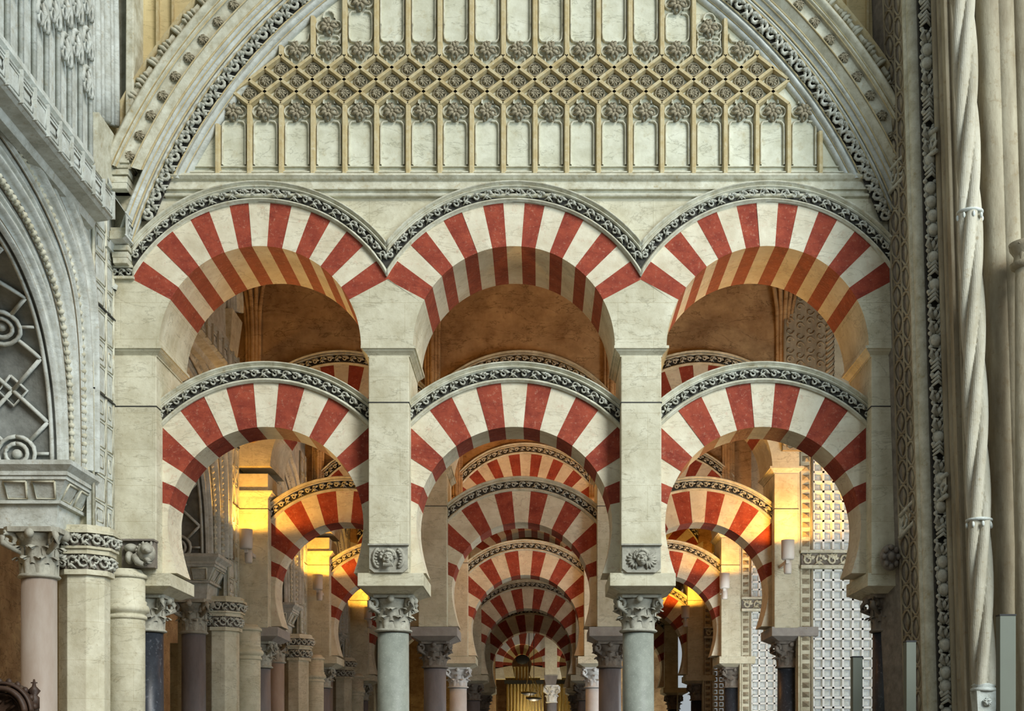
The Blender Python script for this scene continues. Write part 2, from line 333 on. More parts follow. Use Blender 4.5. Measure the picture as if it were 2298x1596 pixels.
def arch_lower(b):
    cx=AC[b]; rnd=random.Random(b+15); lim=PH+.0; hw=HB-PH
    t=thing('lower_arch','x','arch',(cx,YL+TL/2,ZL))
    r1=lambda a:min(RL1,(hw+.12)/max(abs(cos(a)),1e-3))
    n=15; e=[AL+(pi-2*AL)*i/n+(rnd.uniform(-.008,.008) if 0<i<n else 0) for i in range(n+1)]
    for i in range(n):
        red=i%2==0
        wedge(cx,ZL,RL0,r1,e[i],e[i+1],YL+rnd.uniform(0,.008),YL+TL).build('red_voussoir' if red else 'cream_voussoir',M['red' if red else 'vcream'],t)
    for s in (-1,1):
        A=[AL-(AL+R_(29.5))*i/8 for i in range(9)]
        inner=[(cx-s*RL0*(cos(a) if a>0 else 1-.10*(sin(-a)/.4924)**1.7),ZL+RL0*sin(a)) for a in A]
        mb=MB(); mb.prism(inner+[(cx-s*(hw+.12),inner[-1][1]),(cx-s*(hw+.12),inner[0][1]+.12)],YL+.003,YL+TL); mb.build('springer',M['vcream'],t)
    hh=hw+.04
    ang=lambda r:(acos(min(1,hh/r)),pi-acos(min(1,hh/r)))
    y=YL; u=UL; mb=MB()
    prof=[(RL1-.005,y+.02),(RL1-.005,y-.03)]+roll(RL1,RL1+8*u,y-.03,.03)+[(RL1+9*u,y-.012)]
    prof+=[(RL1+29*u,y-.012),(RL1+29*u,y-.05)]+roll(RL1+29*u,RL1+35*u,y-.05,.03)+cove(RL1+35*u,y-.06,RL1+41*u,y-.10,3,.2)+[(RL1+43*u,y-.09)]
    sweep_arc(mb,cx,ZL,prof,ang,50,YL+TL); av=mb.build('archivolt',M['mould'],t)
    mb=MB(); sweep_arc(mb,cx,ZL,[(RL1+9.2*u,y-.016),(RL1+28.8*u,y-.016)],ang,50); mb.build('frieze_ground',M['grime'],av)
    mb=MB(); rm=RL1+19*u; a0=acos(hh/rm)
    foliage(mb,arcf(cx,ZL,rm,a0,y-.018),rm*(pi-2*a0),19*u,.165,.0125,.04,b+9); mb.build('carved_leaf_frieze',M['carve'],av)
    return t
ZI1=Z(775); ZI0=Z(796); ZS=Z(900); ZAB1=Z(1284); ZAB0=Z(1326)
def head_poly(cl,cr):   # pier head between the arch on its left (centre cl) and on its right (centre cr)
    pts=[]; m=12
    if cl is not None:
        A=[R_(1)+(AU-R_(1))*i/m for i in range(m+1)]
        pts+=[(cl+RU0*cos(a),ZU+RU0*sin(a)) for a in A]+[(cl+RU1*cos(AU),ZU+RU1*sin(AU))]
    if cr is not None:
        A=[R_(1)+(AU-R_(1))*i/m for i in range(m+1)][::-1]
        q=[(cr-RU1*cos(AU),ZU+RU1*sin(AU))]+[(cr-RU0*cos(a),ZU+RU0*sin(a)) for a in A]
        if cl is not None: q=q[1:] if abs(q[0][0]-pts[-1][0])<.02 else q
        pts+=q
    return pts
def impost(mb,x0,x1,y0,y1):
    # stacked slabs: fillet, cyma, fillet
    def ring(z0,z1,o0,o1): 
        cx=(x0+x1)/2; cy=(y0+y1)/2; mb.frus(cx,cy,z0,(x1-x0)/2+o0,(y1-y0)/2+o0,z1,(x1-x0)/2+o1,(y1-y0)/2+o1)
    h=ZI1-ZI0
    ring(ZI0-.005,ZI0+.15*h,.012,.012); ring(ZI0+.15*h,ZI0+.45*h,.014,.05); ring(ZI0+.45*h,ZI0+.7*h,.055,.075); ring(ZI0+.7*h,ZI1,.09,.09)
def cap_col(t,cx,cy,colmat,capmat,r=36*17.6/F,abh=74,z1=ZAB0,label=None,ab=M['cream']):
    mb=MB(); zc0=Z(1421,17.6)
    mb.frus(cx,17.68+(cy-17.6),z1+.07,.43,.60,ZAB1+.01,.43,.60); mb.frus(cx,17.68+(cy-17.6),z1,.27,.42,z1+.075,.425,.595)
    mb.build('abacus',ab,t,bevel=.008)
    mb=MB(); capital(mb,cx,cy,zc0,z1-zc0,r*1.0,r*1.36); mb.build('capital',capmat,t)
    mb=MB(); mb.lathe(cx,cy,[(r*1.03,.28),(r,.6),(r*1.0,1.8),(r*.97,zc0-.01)],32); mb.build('shaft',colmat,t)
    mb=MB(); mb.box(cx-r*1.5,cx+r*1.5,cy-r*1.5,cy+r*1.5,0,.12); mb.lathe(cx,cy,[(r*1.4,.12),(r*1.5,.16),(r*1.4,.2),(r*1.15,.22),(r*1.25,.25),(r*1.1,.29)],28); mb.build('base',capmat,t)
def pier(i):
    cx=PC[i]; t=thing('pier','x','pier',(cx,Y0+TU/2,ZAB1))
    mb=MB(); mb.prism(head_poly(AC[i],AC[i+1]),Y0+.002,Y0+TU); mb.build('pier_head',M['cream'],t)
    mb=MB(); mb.box(cx-PH,cx+PH,Y0+.07,Y0+TU-.07,ZAB1,ZI0); mb.build('pier_shaft',M['cream'],t,bevel=.012)
    mb=MB(); impost(mb,cx-PH,cx+PH,Y0+.09,Y0+TU-.09); mb.build('impost_moulding',M['cream'],t)
    mb=MB(); 
    e=.006; mb.box(cx-PH-e,cx+PH+e,Y0+.07-e,Y0+TU-.07+e,ZS-.006,ZS+.006); s=mb.build('iron_tie',M['iron'],t); s['label']='thin dark iron tie line'
    return t
def relief(i):
    cx=PC[i]; mb=MB(); zc=Z(1252)
    mb.prism([(cx-PH*.95,zc-.13),(cx-PH*.7,zc-.18),(cx+PH*.7,zc-.18),(cx+PH*.95,zc-.13),(cx+PH*.95,zc+.16),(cx-PH*.95,zc+.16)],Y0+.04,Y0+.09)
    face(mb,cx,Y0+.06,zc,.125,i)
    mb.box(cx-PH,cx+PH,Y0-.0,Y0+.08,zc+.16,zc+.18)
    return mb
def end_pilaster(side):
    b=0 if side<0 else 2; c=AC[b]
    xe=c+side*RU0*.9999; xo=X(250) if side<0 else X(2035)
    t=thing('pilaster','x','pilaster',((xe+xo)/2,Y0+TU/2,ZAB1))
    if side<0: poly=[(xo,ZI1),(xo,Z(612))]+head_poly(None,c)
    else: poly=head_poly(c,None)+[(xo,Z(612)),(xo,ZI1)]
    mb=MB(); mb.prism(poly,Y0+.002,Y0+TU); mb.build('pilaster_head',M['cream'],t)
    x0,x1=sorted((xe+side*.05,xo)); mb=MB(); mb.box(x0,x1,Y0+.07,Y0+TU-.07,ZAB1-.02,ZI0); mb.build('pilaster_shaft',M['cream'],t,bevel=.01)
    mb=MB(); impost(mb,x0,x1,Y0+.09,Y0+TU-.09); mb.build('impost_moulding',M['cream'],t)
    e=.006; mb=MB(); mb.box(x0-e,x1+e,Y0+.07-e,Y0+TU-.07+e,ZS-.006-.05,ZS+.006-.05); mb.build('iron_tie',M['iron'],t)
    # lower flank behind, carrying the springing of the lower arch
    return t
# build row 1 prototypes
protoU=[arch_upper(b) for b in range(3)]
protoL=[arch_lower(b) for b in range(3)]
protoP=[pier(i) for i in range(2)]
protoE=[end_pilaster(-1),end_pilaster(1)]
for i,f_ in enumerate(('bearded face in a scroll wreath','cherub face between wings')):
    r_=relief(i).build('face_relief',M['capst'],protoP[i]); r_['label']='carved '+f_
def row_col(bx,dy,name,label,colm,capm,ab):
    t=thing(name,label,'column',(bx,17.6+dy,0)); 
    sub=MB(); save=17.6
    zc0=Z(1421,17.6); r=36*17.6/F; cy=17.6+dy; cx=bx; z1=ZAB0
    mb=MB(); mb.frus(cx+.02,cy+.08,z1+.07,.42,.60,ZAB1+.0,.42,.60); mb.frus(cx+.02,cy+.08,z1,.27,.42,z1+.075,.415,.595); mb.build('abacus',ab,t,bevel=.008)
    mb=MB(); capital(mb,cx,cy,zc0,z1-zc0,r,r*1.36); mb.build('capital',capm,t)
    mb=MB(); mb.lathe(cx,cy,[(r*1.03,.28),(r,.6),(r,1.8),(r*.97,zc0-.01)],32); mb.build('shaft',colm,t)
    mb=MB(); mb.box(cx-r*1.5,cx+r*1.5,cy-r*1.5,cy+r*1.5,0,.12); mb.lathe(cx,cy,[(r*1.4,.12),(r*1.5,.16),(r*1.4,.2),(r*1.15,.22),(r*1.25,.25),(r*1.1,.29)],28); mb.build('base',capm,t)
    return t
for b in range(3):
    protoU[b]['label']=f'upper round arch striped red and cream, {BAY[b]} bay of the front arcade under the tracery'
    protoL[b]['label']=f'lower horseshoe arch striped red and cream, {BAY[b]} bay of the front arcade'
for t in protoU: t['group']='upper striped arches'
for t in protoL: t['group']='lower striped horseshoe arches'
protoP[0]['label']='tall cream stone pier with bearded face relief, left of the front arcade middle arch'
protoP[1]['label']='tall cream stone pier with winged cherub relief, right of the front arcade middle arch'
protoE[0]['label']='cream stone end pilaster carrying the left arches of the front arcade'
protoE[1]['label']='shaded cream end pilaster carrying the right arches of the front arcade'
XE=[X(331,17.6),X(1994,17.6)]
colspec=[(PC[0],'speckled grey green granite column left of the front arcade middle arch','granite','capst'),
         (PC[1],'speckled grey green granite column right of the front arcade middle arch','granite','capst'),
         (XE[0],'blue black marble column at the left end of the front arcade','slate','capst'),
         (XE[1],'blue black marble column at the right end of the front arcade','slate','dcap')]
protoC=[row_col(x+(0.0),0,'column',lb,M[cm],M[pm],M['cream']) for x,lb,cm,pm in colspec]
WL=[(18.4,)]
for k in range(1,5):
    dy=ROW*k; rn=ROWN[k]
    for b in range(3):
        if k==4 and b!=1: 
            pass
        if not (k==4 and b!=1):
            copy_tree(protoU[b],dy,label=f'upper striped arch in the {BAY[b]} bay of the {rn} arcade from the front')
        copy_tree(protoL[b],dy,label=f'lower striped horseshoe arch in the {BAY[b]} bay of the {rn} arcade from the front')
    for i in range(2):
        t=copy_tree(protoP[i],dy,label=f'stone pier on the {("left","right")[i]} of the middle bay in the {rn} arcade from the front')
        for c_ in kids(t):
            if c_.name.startswith('face_relief'): del c_['label']
        if k>=1:
            for c_ in kids(t):
                if c_.name.startswith('face_relief'): bpy.data.objects.remove(c_)
    for i in range(2):
        t=copy_tree(protoE[i],dy,label=f'end pilaster of the {rn} arcade from the front, {("left","right")[i]} side')
        if i==0:
            for c_ in kids(t):
                if c_.name.startswith('impost'): c_.location.z-=.44
    cms=[('greym','dcap'),('white','white'),('greym','dcap'),('greym','dcap')][k-1]
    for i,(bx,s_) in enumerate(((PC[0],'left of the middle bay'),(PC[1],'right of the middle bay'),(XE[0],'left end'),(XE[1],'right end'))):
        cm,pm=cms
        if i==2: cm,pm=('greym','capst')
        if i==3: cm,pm=('slate','dcap')
        row_col(bx,dy,'column',f'{"white" if cm=="white" else "grey" if cm=="greym" else "dark"} marble column of the {rn} arcade from the front, {s_}',M[cm],M[pm],M['midg' if k==1 else 'cream'])
# ------------------------------------------------------------------ walls of the arcades
def ztop_arc(x):
    z=ZU+RU1*sin(AU)-.3
    for c in AC:
        d=abs(x-c)
        if d<RU1: z=max(z,ZU+sqrt(RU1**2-d*d))
    return z
def spandrel(y0,y1,ztop,name,m):
    xs=[X(235)+(X(2080)-X(235))*i/180 for i in range(181)]
    xs=sorted(xs+[AC[0]+HB,AC[1]+HB]); mb=MB()
    for y in (y0,y1):
        mb.grid([[(x,y,min(ztop_arc(x)-.01,ztop)) for x in xs],[(x,y,ztop) for x in xs]],smooth=False)
    mb.grid([[(x,y0,ztop) for x in xs],[(x,y1,ztop) for x in xs]],smooth=False)
    for x in (xs[0],xs[-1]): mb.add([(x,y0,ztop_arc(x)),(x,y1,ztop_arc(x)),(x,y1,ztop),(x,y0,ztop)],[(0,1,2,3)])
    return mb.build(name,m,kind='structure')
ZTOP=11.2
spandrel(Y0+.004,Y0+TU-.01,Z(430),'wall_front',M['cream'])
mb=MB(); mb.box(X(235),X(2080),Y0+.22,Y0+TU,Z(430),Z(-420)); mb.build('wall_front_upper',M['yellow'],kind='structure')
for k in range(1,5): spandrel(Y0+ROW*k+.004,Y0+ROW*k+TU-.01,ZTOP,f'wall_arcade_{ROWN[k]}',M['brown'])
# ------------------------------------------------------------------ tympanum
tym=thing('tympanum','large pointed blind tracery tympanum of cream stone above the three front arches','tracery',(X(1160),Y0,Z(400)))
CXL=X(1451); CXR=X(869); CZT=Z(911)
def parc_ang(r,yend):     # angle range for left half: from yend to apex
    return asin((911-yend)*U/r), acos(291*U/r)
def tym_poly(R,ybase):
    r=R*U; a0,a1=parc_ang(r,ybase); n=24
    L=[(CXL-r*cos(a0+(a1-a0)*i/n),CZT+r*sin(a0+(a1-a0)*i/n)) for i in range(n+1)]
    Rr=[(2*X(1160)-p[0],p[1]) for p in L[::-1][1:]]
    return L+Rr
TY=Y0+.05
mb=MB(); mb.prism(tym_poly(1260,440),TY,TY+.3); mb.build('field',M['panel'],tym)
def inside(px,py,R=1152):
    d=px-1160; c=291
    return sqrt((abs(d)+c)**2+(py-911)**2)<R
def xb(py,R=1152):        # half width at height py
    return sqrt(max(0,R*R-(911-py)**2))-291
MP=71.2; mull=[1129+MP*i for i in range(-10,12)]
rib=MB(); cusp=MB(); W=13*U
def P(px,py): return (X(px),Z(py))
for m in mull:
    # lower mullions
    d=abs(m-1160)
    if xb(397)>d:
        yt=236
        while yt<397 and not inside(m,yt): yt+=4
        bar(rib,P(m,398),P(m,yt),W,TY,.085)
    if xb(128)>d:
        yt=128
        while inside(m,yt-6) and yt>-215: yt-=6
        bar(rib,P(m,128),P(m,yt),W,TY,.085)
# diagonal lattice
seen=set()
for m in mull:
    for (px,py) in ((m,208),(m+MP/2,181),(m,154)):
        q=[(px,py+27),(px+MP/2,py),(px,py-27),(px-MP/2,py)]
        for i in range(4):
            a=q[i]; b=q[(i+1)%4]
            ky=tuple(sorted(((round(a[0]),round(a[1])),(round(b[0]),round(b[1])))))
            if ky in seen: continue
            seen.add(ky)
            if inside(*a,1165) and inside(*b,1165): bar(rib,P(*a),P(*b),W*.92,TY,.085)
# sills
for (ya,w_,d_) in ((386,5,.06),(372,3,.035),(397,6,.05)):
    h=xb(ya); bar(rib if ya==397 else cusp,P(1160-h,ya),P(1160+h,ya),w_*U,TY,d_)
rib.build('tracery_ribs',M['rib'],tym)
# cusped heads + inner frames
fp=[]; 
def arcpts(cx,cy,r,a0,a1,n=6): return [P(cx+r*cos(R_(a0+(a1-a0)*i/n)),cy-r*sin(R_(a0+(a1-a0)*i/n))) for i in range(n+1)]
def head_cusp(c,y,s,lenp):
    # s=+1 head pointing up, flower at y ; s=-1 inverted
    w=4.5*U
    for q,(dx,dy,r,a0,a1) in enumerate(((0,-22,13,-15,195),(17,-1,12,-105,85),(-17,-1,12,95,285))):
        pts=arcpts(c+dx,y+dy*s,r,a0*s,a1*s); polybar(cusp,pts,w,TY,.05)
    for sd in (-1,1):
        pts=[P(c+sd*10,y+20*s),P(c+sd*20,y+21*s),P(c+sd*25,y+27*s),P(c+sd*26,y+38*s),P(c+sd*26,y+lenp*s)]
        polybar(cusp,pts,w,TY,.045)
frames=MB()
for i,m in enumerate(mull):
    c=m+MP/2
    if abs(c-1160)<xb(250)-5:
        fp.append((c,250)); head_cusp(c,250,1,118)
    if abs(c-1160)<xb(112)-2:
        fp.append((c,112))
        ytop=112
        while inside(c,ytop-5,1120) and ytop>-230: ytop-=5
        ln=112-ytop
        head_cusp(c,112,-1,min(60,max(38,ln/2)))
        if ln>45:
            ft=ytop+6
            fp.append((c,ft)); head_cusp(c,ft,1,max(40,(112-ft)-40))
cusp.build('cusped_mouldings',M['mould'],tym)
mbf=MB(); flower(mbf,(0,0,0),21*U,1,4,1.2)
def part_copies(mb,name,m,parent,locs,rots=None):
    first=None; L=parent.location
    for i,p in enumerate(locs):
        if first is None:
            me=bpy.data.meshes.new(name); me.from_pydata(mb.v,[],mb.f); me.polygons.foreach_set('use_smooth',mb.sm); me.materials.append(m); me.update()
            first=bpy.data.objects.new(name,me); o=first
        else: o=first.copy()
        C.objects.link(o); o.parent=parent; o.location=(p[0]-L[0],p[1]-L[1],p[2]-L[2])
        o.rotation_euler=(0,(rots[i] if rots else random.uniform(-.25,.25)),0)
part_copies(mbf,'quatrefoil_flower',M['carve2'],tym,[(X(a),TY-.01,Z(b)) for a,b in fp if b>-60])
mbr=MB(); flower(mbr,(0,0,0),12*U,2,5,1.3); mbr.tube([(14*U*cos(k*pi/6),-.02,14*U*sin(k*pi/6)) for k in range(13)],.012,5)
rs=[]
for m in mull:
    for (px,py) in ((m,208),(m+MP/2,181),(m,154)):
        if inside(px,py,1138): rs.append((X(px),TY-.005,Z(py)))
part_copies(mbr,'lattice_rosette',M['carve2'],tym,rs)
# pointed arch mouldings
big=thing('pointed_archivolt','wide pointed arch moulding with leaf band and small rosettes framing the tracery','arch moulding',(X(1160),Y0-.2,Z(390)))
def parch(mb,prof,yend,n=40):
    for sgn in (1,-1):
        rows=[]
        for i in range(n+1):
            row=[]
            for R,y in prof:
                r=R*U; a0,a1=parc_ang(r,yend if not callable(yend) else yend(R)); a=a0+(a1-a0)*i/n
                x=CXL-r*cos(a); x=x if sgn>0 else 2*X(1160)-x
                row.append((x,y,CZT+r*sin(a)))
            rows.append(row)
        mb.grid(rows,False,False,True)
def pr(R0,R1,y,o): return roll(R0,R1,y,o)
mb=MB()
parch(mb,[(1148,TY+.02),(1148,17.02)]+pr(1150,1160,17.0,.02)+pr(1160,1174,16.97,.05)+[(1176,16.95),(1179,16.95)],lambda R:405)
mb.build('inner_roll',M['cool'],big)
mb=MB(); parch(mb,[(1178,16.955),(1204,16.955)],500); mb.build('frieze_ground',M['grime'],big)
mb=MB()
for sgn in (1,-1):
    r=1191*U; a0,a1=parc_ang(r,500)
    def f(s,t,h,sgn=sgn):
        a=a0+s/r; x=CXL-(r+t)*cos(a); x=x if sgn>0 else 2*X(1160)-x
        return (x,16.95-h,CZT+(r+t)*sin(a))
    foliage(mb,f,r*(a1-a0),29*U,.17,.022,.055,40+sgn)
mb.build('carved_leaf_frieze',M['carve'],big)
mb=MB(); parch(mb,[(1204,16.96),(1204,16.92)]+pr(1205,1214,16.92,.04)+[(1216,16.90)]+cove(1217,16.90,1226,16.86,4,0)+pr(1227,1236,16.84,.03),lambda R:556)
mb.build('middle_roll',M['cool'],big)
mb=MB(); parch(mb,[(1236,16.9),(1237,16.84)]+cove(1238,16.83,1252,16.76,5,0)+[(1254,16.75),(1256,16.80)]+[(1282,16.78),(1284,16.74)]+pr(1286,1292,16.72,.03)+[(1294,16.74)]+pr(1296,1312,16.70,.05)+[(1314,16.74)],lambda R:395)
mb.build('outer_moulding',M['mould'],big)
mb=MB(); parch(mb,[(1313,16.76),(1318,16.86),(1330,16.90),(1342,16.88),(1348,16.80),(1352,16.84),(1354,17.3)],lambda R:330)
mb.build('outer_cove',M['rib'],big)
def arcpos(R,a,y,sgn):
    r=R*U; x=CXL-r*cos(a); x=x if sgn>0 else 2*X(1160)-x
    return (x,y,CZT+r*sin(a))
mb=MB()
for R_g,yg,w_g,ye in ((1160,16.985,1.6,405),(1177,16.945,1.8,405),(1205,16.905,1.6,556),(1215.5,16.89,2,556),(1226.5,16.85,1.4,556),(1237,16.83,2.2,395),(1254.5,16.742,1.6,395),(1284.5,16.732,1.8,395),(1295,16.728,1.8,395),(1313.5,16.733,1.8,395)):
    parch(mb,[(R_g-w_g,yg-.0),(R_g-w_g*.5,yg-.012),(R_g+w_g*.5,yg-.012),(R_g+w_g,yg)],ye)
mb.build('stained_edges',M['rib'],big)
mbx=MB(); flower(mbx,(0,0,0),12*U,4,5,1.0)
loc=[]
for sgn in (1,-1):
    for j in range(13):
        a=asin((911-370)/1267)+j*51/1267
        if a<acos(291/1267)-.02: loc.append(arcpos(1269,a,16.785,sgn))
part_copies(mbx,'rosette',M['carve2'],big,loc)
# baluster-like bead ornaments on the outer cove
mb=MB(); j=0
for sgn in (1,-1):
    mb=MB(); a=asin((911-233)/1330); 
    while a<acos(291/1330)-.03:
        for q,(da,rr) in enumerate(((0,17),(.006,12),(.022,7),(.030,12),(.037,9),(.044,6))):
            p0=arcpos(1332-rr,a+da,16.86,sgn); p1=arcpos(1332+rr,a+da,16.84,sgn)
            mb.tube([p0,((p0[0]+p1[0])/2,16.80,(p0[2]+p1[2])/2),p1],[.02,.03,.02],6)
        pp=[arcpos(1332,a+.05*t/6,16.85,sgn) for t in range(8)]; mb.tube(pp,.035,6)
        a+=.0655
    mb.build('beaded_ornament',M['mould'],big)

# ledge across the front wall
mb=MB(); x0,x1=X(372),X(1948)
prof=[(Z(392),17.06),(Z(392),16.95),(Z(399),16.92),(Z(405),16.95),(Z(408),16.985),(Z(422),16.975),(Z(425),16.95),(Z(428),16.95),(Z(429),17.0),(Z(437),17.0),(Z(438),16.95),(Z(441),16.94),(Z(444),16.95),(Z(446),17.01)]
mb.grid([[(x,y,z) for z,y in prof] for x in (x0,x1)],smooth=False)
tag(mb.build('string_course',M['mould']),'long moulded cream ledge between the tracery panel and the three upper arches','ledge')
# ------------------------------------------------------------------ left side wall (plane x = XL)
XL=X(250); ZC=3.2+EYE; YC=13.0
def YZ(px,py): Y=XL*F/(px-VX); return Y,Z(py,Y)
wl=MB()
ys=[9.4+(17.0-9.4)*i/60 for i in range(61)]
OCW=[(16.15,3.45),(16.15,5.0),(16.1,5.5),(15.95,5.85),(15.7,6.1),(15.35,6.3),(14.72,6.5),(13.9,6.65),(13.0,6.7)]
def zarc(y):
    y=13+abs(y-13)
    if y>=16.15: return Z(1200,16.2)
    for (ya,za_),(yb,zb_) in zip(OCW,OCW[1:]):
        if yb<=y<=ya: 
            f_=(y-yb)/max(1e-6,ya-yb); return EYE+zb_+(za_-zb_)*f_
    return EYE+6.7
for x in (XL,):
    for i in range(60):
        a,b=ys[i],ys[i+1]
        wl.add([(x,a,zarc(a)),(x,b,zarc(b)),(x,b,13.2),(x,a,13.2)],[(0,1,2,3)])
wl.build('wall_left',M['cool'],kind='structure')
OC=[(16.29,3.45),(16.29,4.3),(16.29,5.0),(16.26,5.5),(16.12,5.9),(15.83,6.2),(15.43,6.42),(14.72,6.66),(13.9,6.8),(13.0,6.85)]
IC=[(15.78,3.45),(15.74,3.9),(15.63,4.35),(15.42,4.77),(15.2,5.03),(14.95,5.22),(14.6,5.40),(14.2,5.52),(13.6,5.62),(13.0,5.65)]
def crv(P_,u):            # smooth curve through the points, mirrored beyond the crown
    u=u*9
    if u>9: y,z=crv(P_,(18-u)/9); return (26.0-y,z)
    i=min(int(u),8); t=u-i
    g_=lambda j:(P_[j] if 0<=j<=9 else ((26.0-P_[18-j][0],P_[18-j][1]) if j>9 else (P_[0][0],P_[0][1]-.8)))
    p0,p1,p2,p3=g_(i-1),g_(i),g_(i+1),g_(i+2)
    return tuple(.5*((2*p1[k])+(-p0[k]+p2[k])*t+(2*p0[k]-5*p1[k]+4*p2[k]-p3[k])*t*t+(-p0[k]+3*p1[k]-3*p2[k]+p3[k])*t**3) for k in (0,1))
def lpt(u,t,x):
    a=crv(OC,u); b=crv(IC,u); return (x,a[0]+(b[0]-a[0])*t,EYE+a[1]+(b[1]-a[1])*t)
UM=1.55
def sweepL(mb,prof,n=64):
    mb.grid([[lpt(UM*i/n,t,x) for t,x in prof] for i in range(n+1)],False,False,True)
LW=[]   # things of the left wall, to repeat deeper in
sa=thing('side_arch','deeply moulded blue grey stone arch on the left wall nearest the camera','arch',(XL,YC,ZC))
steps=[(.045,.05),(.02,-.02),(.085,.10),(.02,-.03),(.05,.05),(.03,.02),(.095,.11),(.02,-.03),(.045,.05),(.07,-.05),(.05,.05),(.03,.03),(.09,.10),(.02,-.03),(.05,.05),(.06,-.05),(.045,.05),(.03,.02),(.08,.09),(.02,-.02),(.045,.05)]
tot=sum(w for w,o in steps); prof=[(-.01,XL-.02),(-.01,XL+.04)]; tt=0; cuts=[]
for w_,o in steps:
    w_/=tot
    for q in range(6): prof.append((tt+w_*q/5, XL+.04-.29*(tt+w_*q/5)+o*sin(pi*q/5)))
    tt+=w_; cuts.append((tt,XL+.04-.29*tt))
mb=MB(); sweepL(mb,prof); mb.build('archivolt',M['cool'],sa)
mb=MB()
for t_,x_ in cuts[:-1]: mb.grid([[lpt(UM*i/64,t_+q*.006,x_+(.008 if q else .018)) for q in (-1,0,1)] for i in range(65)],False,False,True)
mb.build('dirt_and_shade_grooves',M['grime_shade'],sa)  # dark groove strips: grey-brown dirt, plus painted shade where the light is flat
XS0=XL-.25; XS1=XL-1.2
for tq,xq in ((.36,XL-.045),(.70,XL-.13)):
    mb=MB(); L_=[lpt(UM*i/400,tq,xq) for i in range(401)]; mb.tube(L_[::8],.02,5); last=None
    for p in L_:
        if last is None or sum((p[k]-last[k])**2 for k in range(3))>.0075: mb.ell(p,(.045,.036,.036),6,4); last=p
    q_=mb.build('bead_row',M['mould'],sa); q_['kind']='stuff'
# soffit with tracery
def inn(u,h):
    a=crv(IC,u); b=crv(IC,u+.004); dy,dz=b[0]-a[0],b[1]-a[1]; L=sqrt(dy*dy+dz*dz) or 1
    return (a[0]+dz/L*h if False else a[0]-(-dz/L)*h*-1*-1, a[1]+( -dy/L)*h*-1*-1) if False else (a[0]+(dz/L)*h, a[1]-(dy/L)*h)
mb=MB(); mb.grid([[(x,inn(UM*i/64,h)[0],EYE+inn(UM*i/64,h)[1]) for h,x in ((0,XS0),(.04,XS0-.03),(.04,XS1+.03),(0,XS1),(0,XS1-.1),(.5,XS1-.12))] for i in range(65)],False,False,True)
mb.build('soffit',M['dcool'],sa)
# arc-length table for the inner curve
TAB=[(0,0)]
for i in range(1,301):
    a=crv(IC,UM*(i-1)/300); b=crv(IC,UM*i/300); TAB.append((TAB[-1][0]+sqrt((a[0]-b[0])**2+(a[1]-b[1])**2),UM*i/300))
def ulen(s):
    s=max(0,min(TAB[-1][0]-.001,s))
    for i in range(1,len(TAB)):
        if TAB[i][0]>=s: f_=(s-TAB[i-1][0])/max(1e-9,TAB[i][0]-TAB[i-1][0]); return TAB[i-1][1]+f_*(TAB[i][1]-TAB[i-1][1])
    return UM
def sf(s,x,h): y,z=inn(ulen(s),.035-h); return (x,y,EYE+z)
xm=(XS0+XS1)/2; hwid=.38; sp=.72; mb=MB()
for i in range(int(TAB[-1][0]/sp)):
    s=.12+i*sp
    for e in (-1,1):
        if i%2==0:
            for sg in (-1,1): mb.tube([sf(s+sg*q*sp*.5+0,xm+e*hwid*q,.03) for q in (0.42,.7,1)],.026,5)
            mb.tube([sf(s,xm+e*hwid*q,.03) for q in (.6,1)],.02,5)
        else:
            for sg in (-1,1): mb.tube([sf(s+sg*q*sp*.5,xm+e*hwid*(1-(1-q)*1),.03) for q in (0,.5,1)],.026,5)
    if i%2==0:
        for r_ in (.22,.13): mb.tube([sf(s+r_*cos(k*pi/8)*.9+.0,xm+r_*sin(k*pi/8),.04) for k in range(17)],.027,5)
        mb.ell(sf(s,xm,.0),(.07,.06,.06),8,6)
    else:
        q=.17; mb.tube([sf(s+q*cos(k*pi/2),xm+q*sin(k*pi/2),.03) for k in range(5)],.02,4)
for e in (-1,1): mb.tube([sf(i*TAB[-1][0]/60,xm+e*hwid*1.08,.02) for i in range(61)],.028,5)
mb.build('soffit_tracery',M['cool'],sa); LW.append(sa)
# springing block of side arch
sb=thing('corbel_block','panelled stone impost block under the left wall arch, above the carved capital','impost block',(XL,15.6,ZC-.6))
def slab(mb,xr,y0,y1,z0,z1,o0,o1):
    xl=XL-1.5; mb.add([(xl,y0-o0,z0),(xr+o0,y0-o0,z0),(xr+o0,y1,z0),(xl,y1,z0),(xl,y0-o1,z1),(xr+o1,y0-o1,z1),(xr+o1,y1,z1),(xl,y1,z1)],[(3,2,1,0),(4,5,6,7),(0,1,5,4),(1,2,6,5),(2,3,7,6),(3,0,4,7)])
za=Z(1035,15.4); zb=Z(1180,15.4); xr=XL-.03; y0b=15.42
mb=MB(); H=za-zb
for f0,f1,o0,o1 in ((1,.93,.10,.10),(.93,.84,.10,.03),(.84,.78,.04,.04),(.78,.72,.02,.02),(.72,.42,.0,-.12),(.42,.37,-.08,-.08),(.37,0,-.13,-.16)):
    slab(mb,xr,y0b,16.35,zb+f1*H,zb+f0*H,o1,o0)
mb.build('moulded_block',M['cool'],sb)
mb=MB()
for i in range(4):
    xa=xr-.12-i*.33; zt=zb+.69*H; z_=zb+.45*H
    q=[(xa,y0b-.005,zt),(xa-.26,y0b-.005,zt),(xa-.24,y0b+.095,z_),(xa-.02,y0b+.095,z_),(xa,y0b-.005,zt)]
    mb.tube(q,.014,4)
for i in range(3):
    ya=y0b+.15+i*.4; q=[(xr+.0,ya,zb+.69*H),(xr+.0,ya+.32,zb+.69*H),(xr-.1,ya+.3,zb+.45*H),(xr-.1,ya+.02,zb+.45*H),(xr,ya,zb+.69*H)]; mb.tube(q,.014,4)
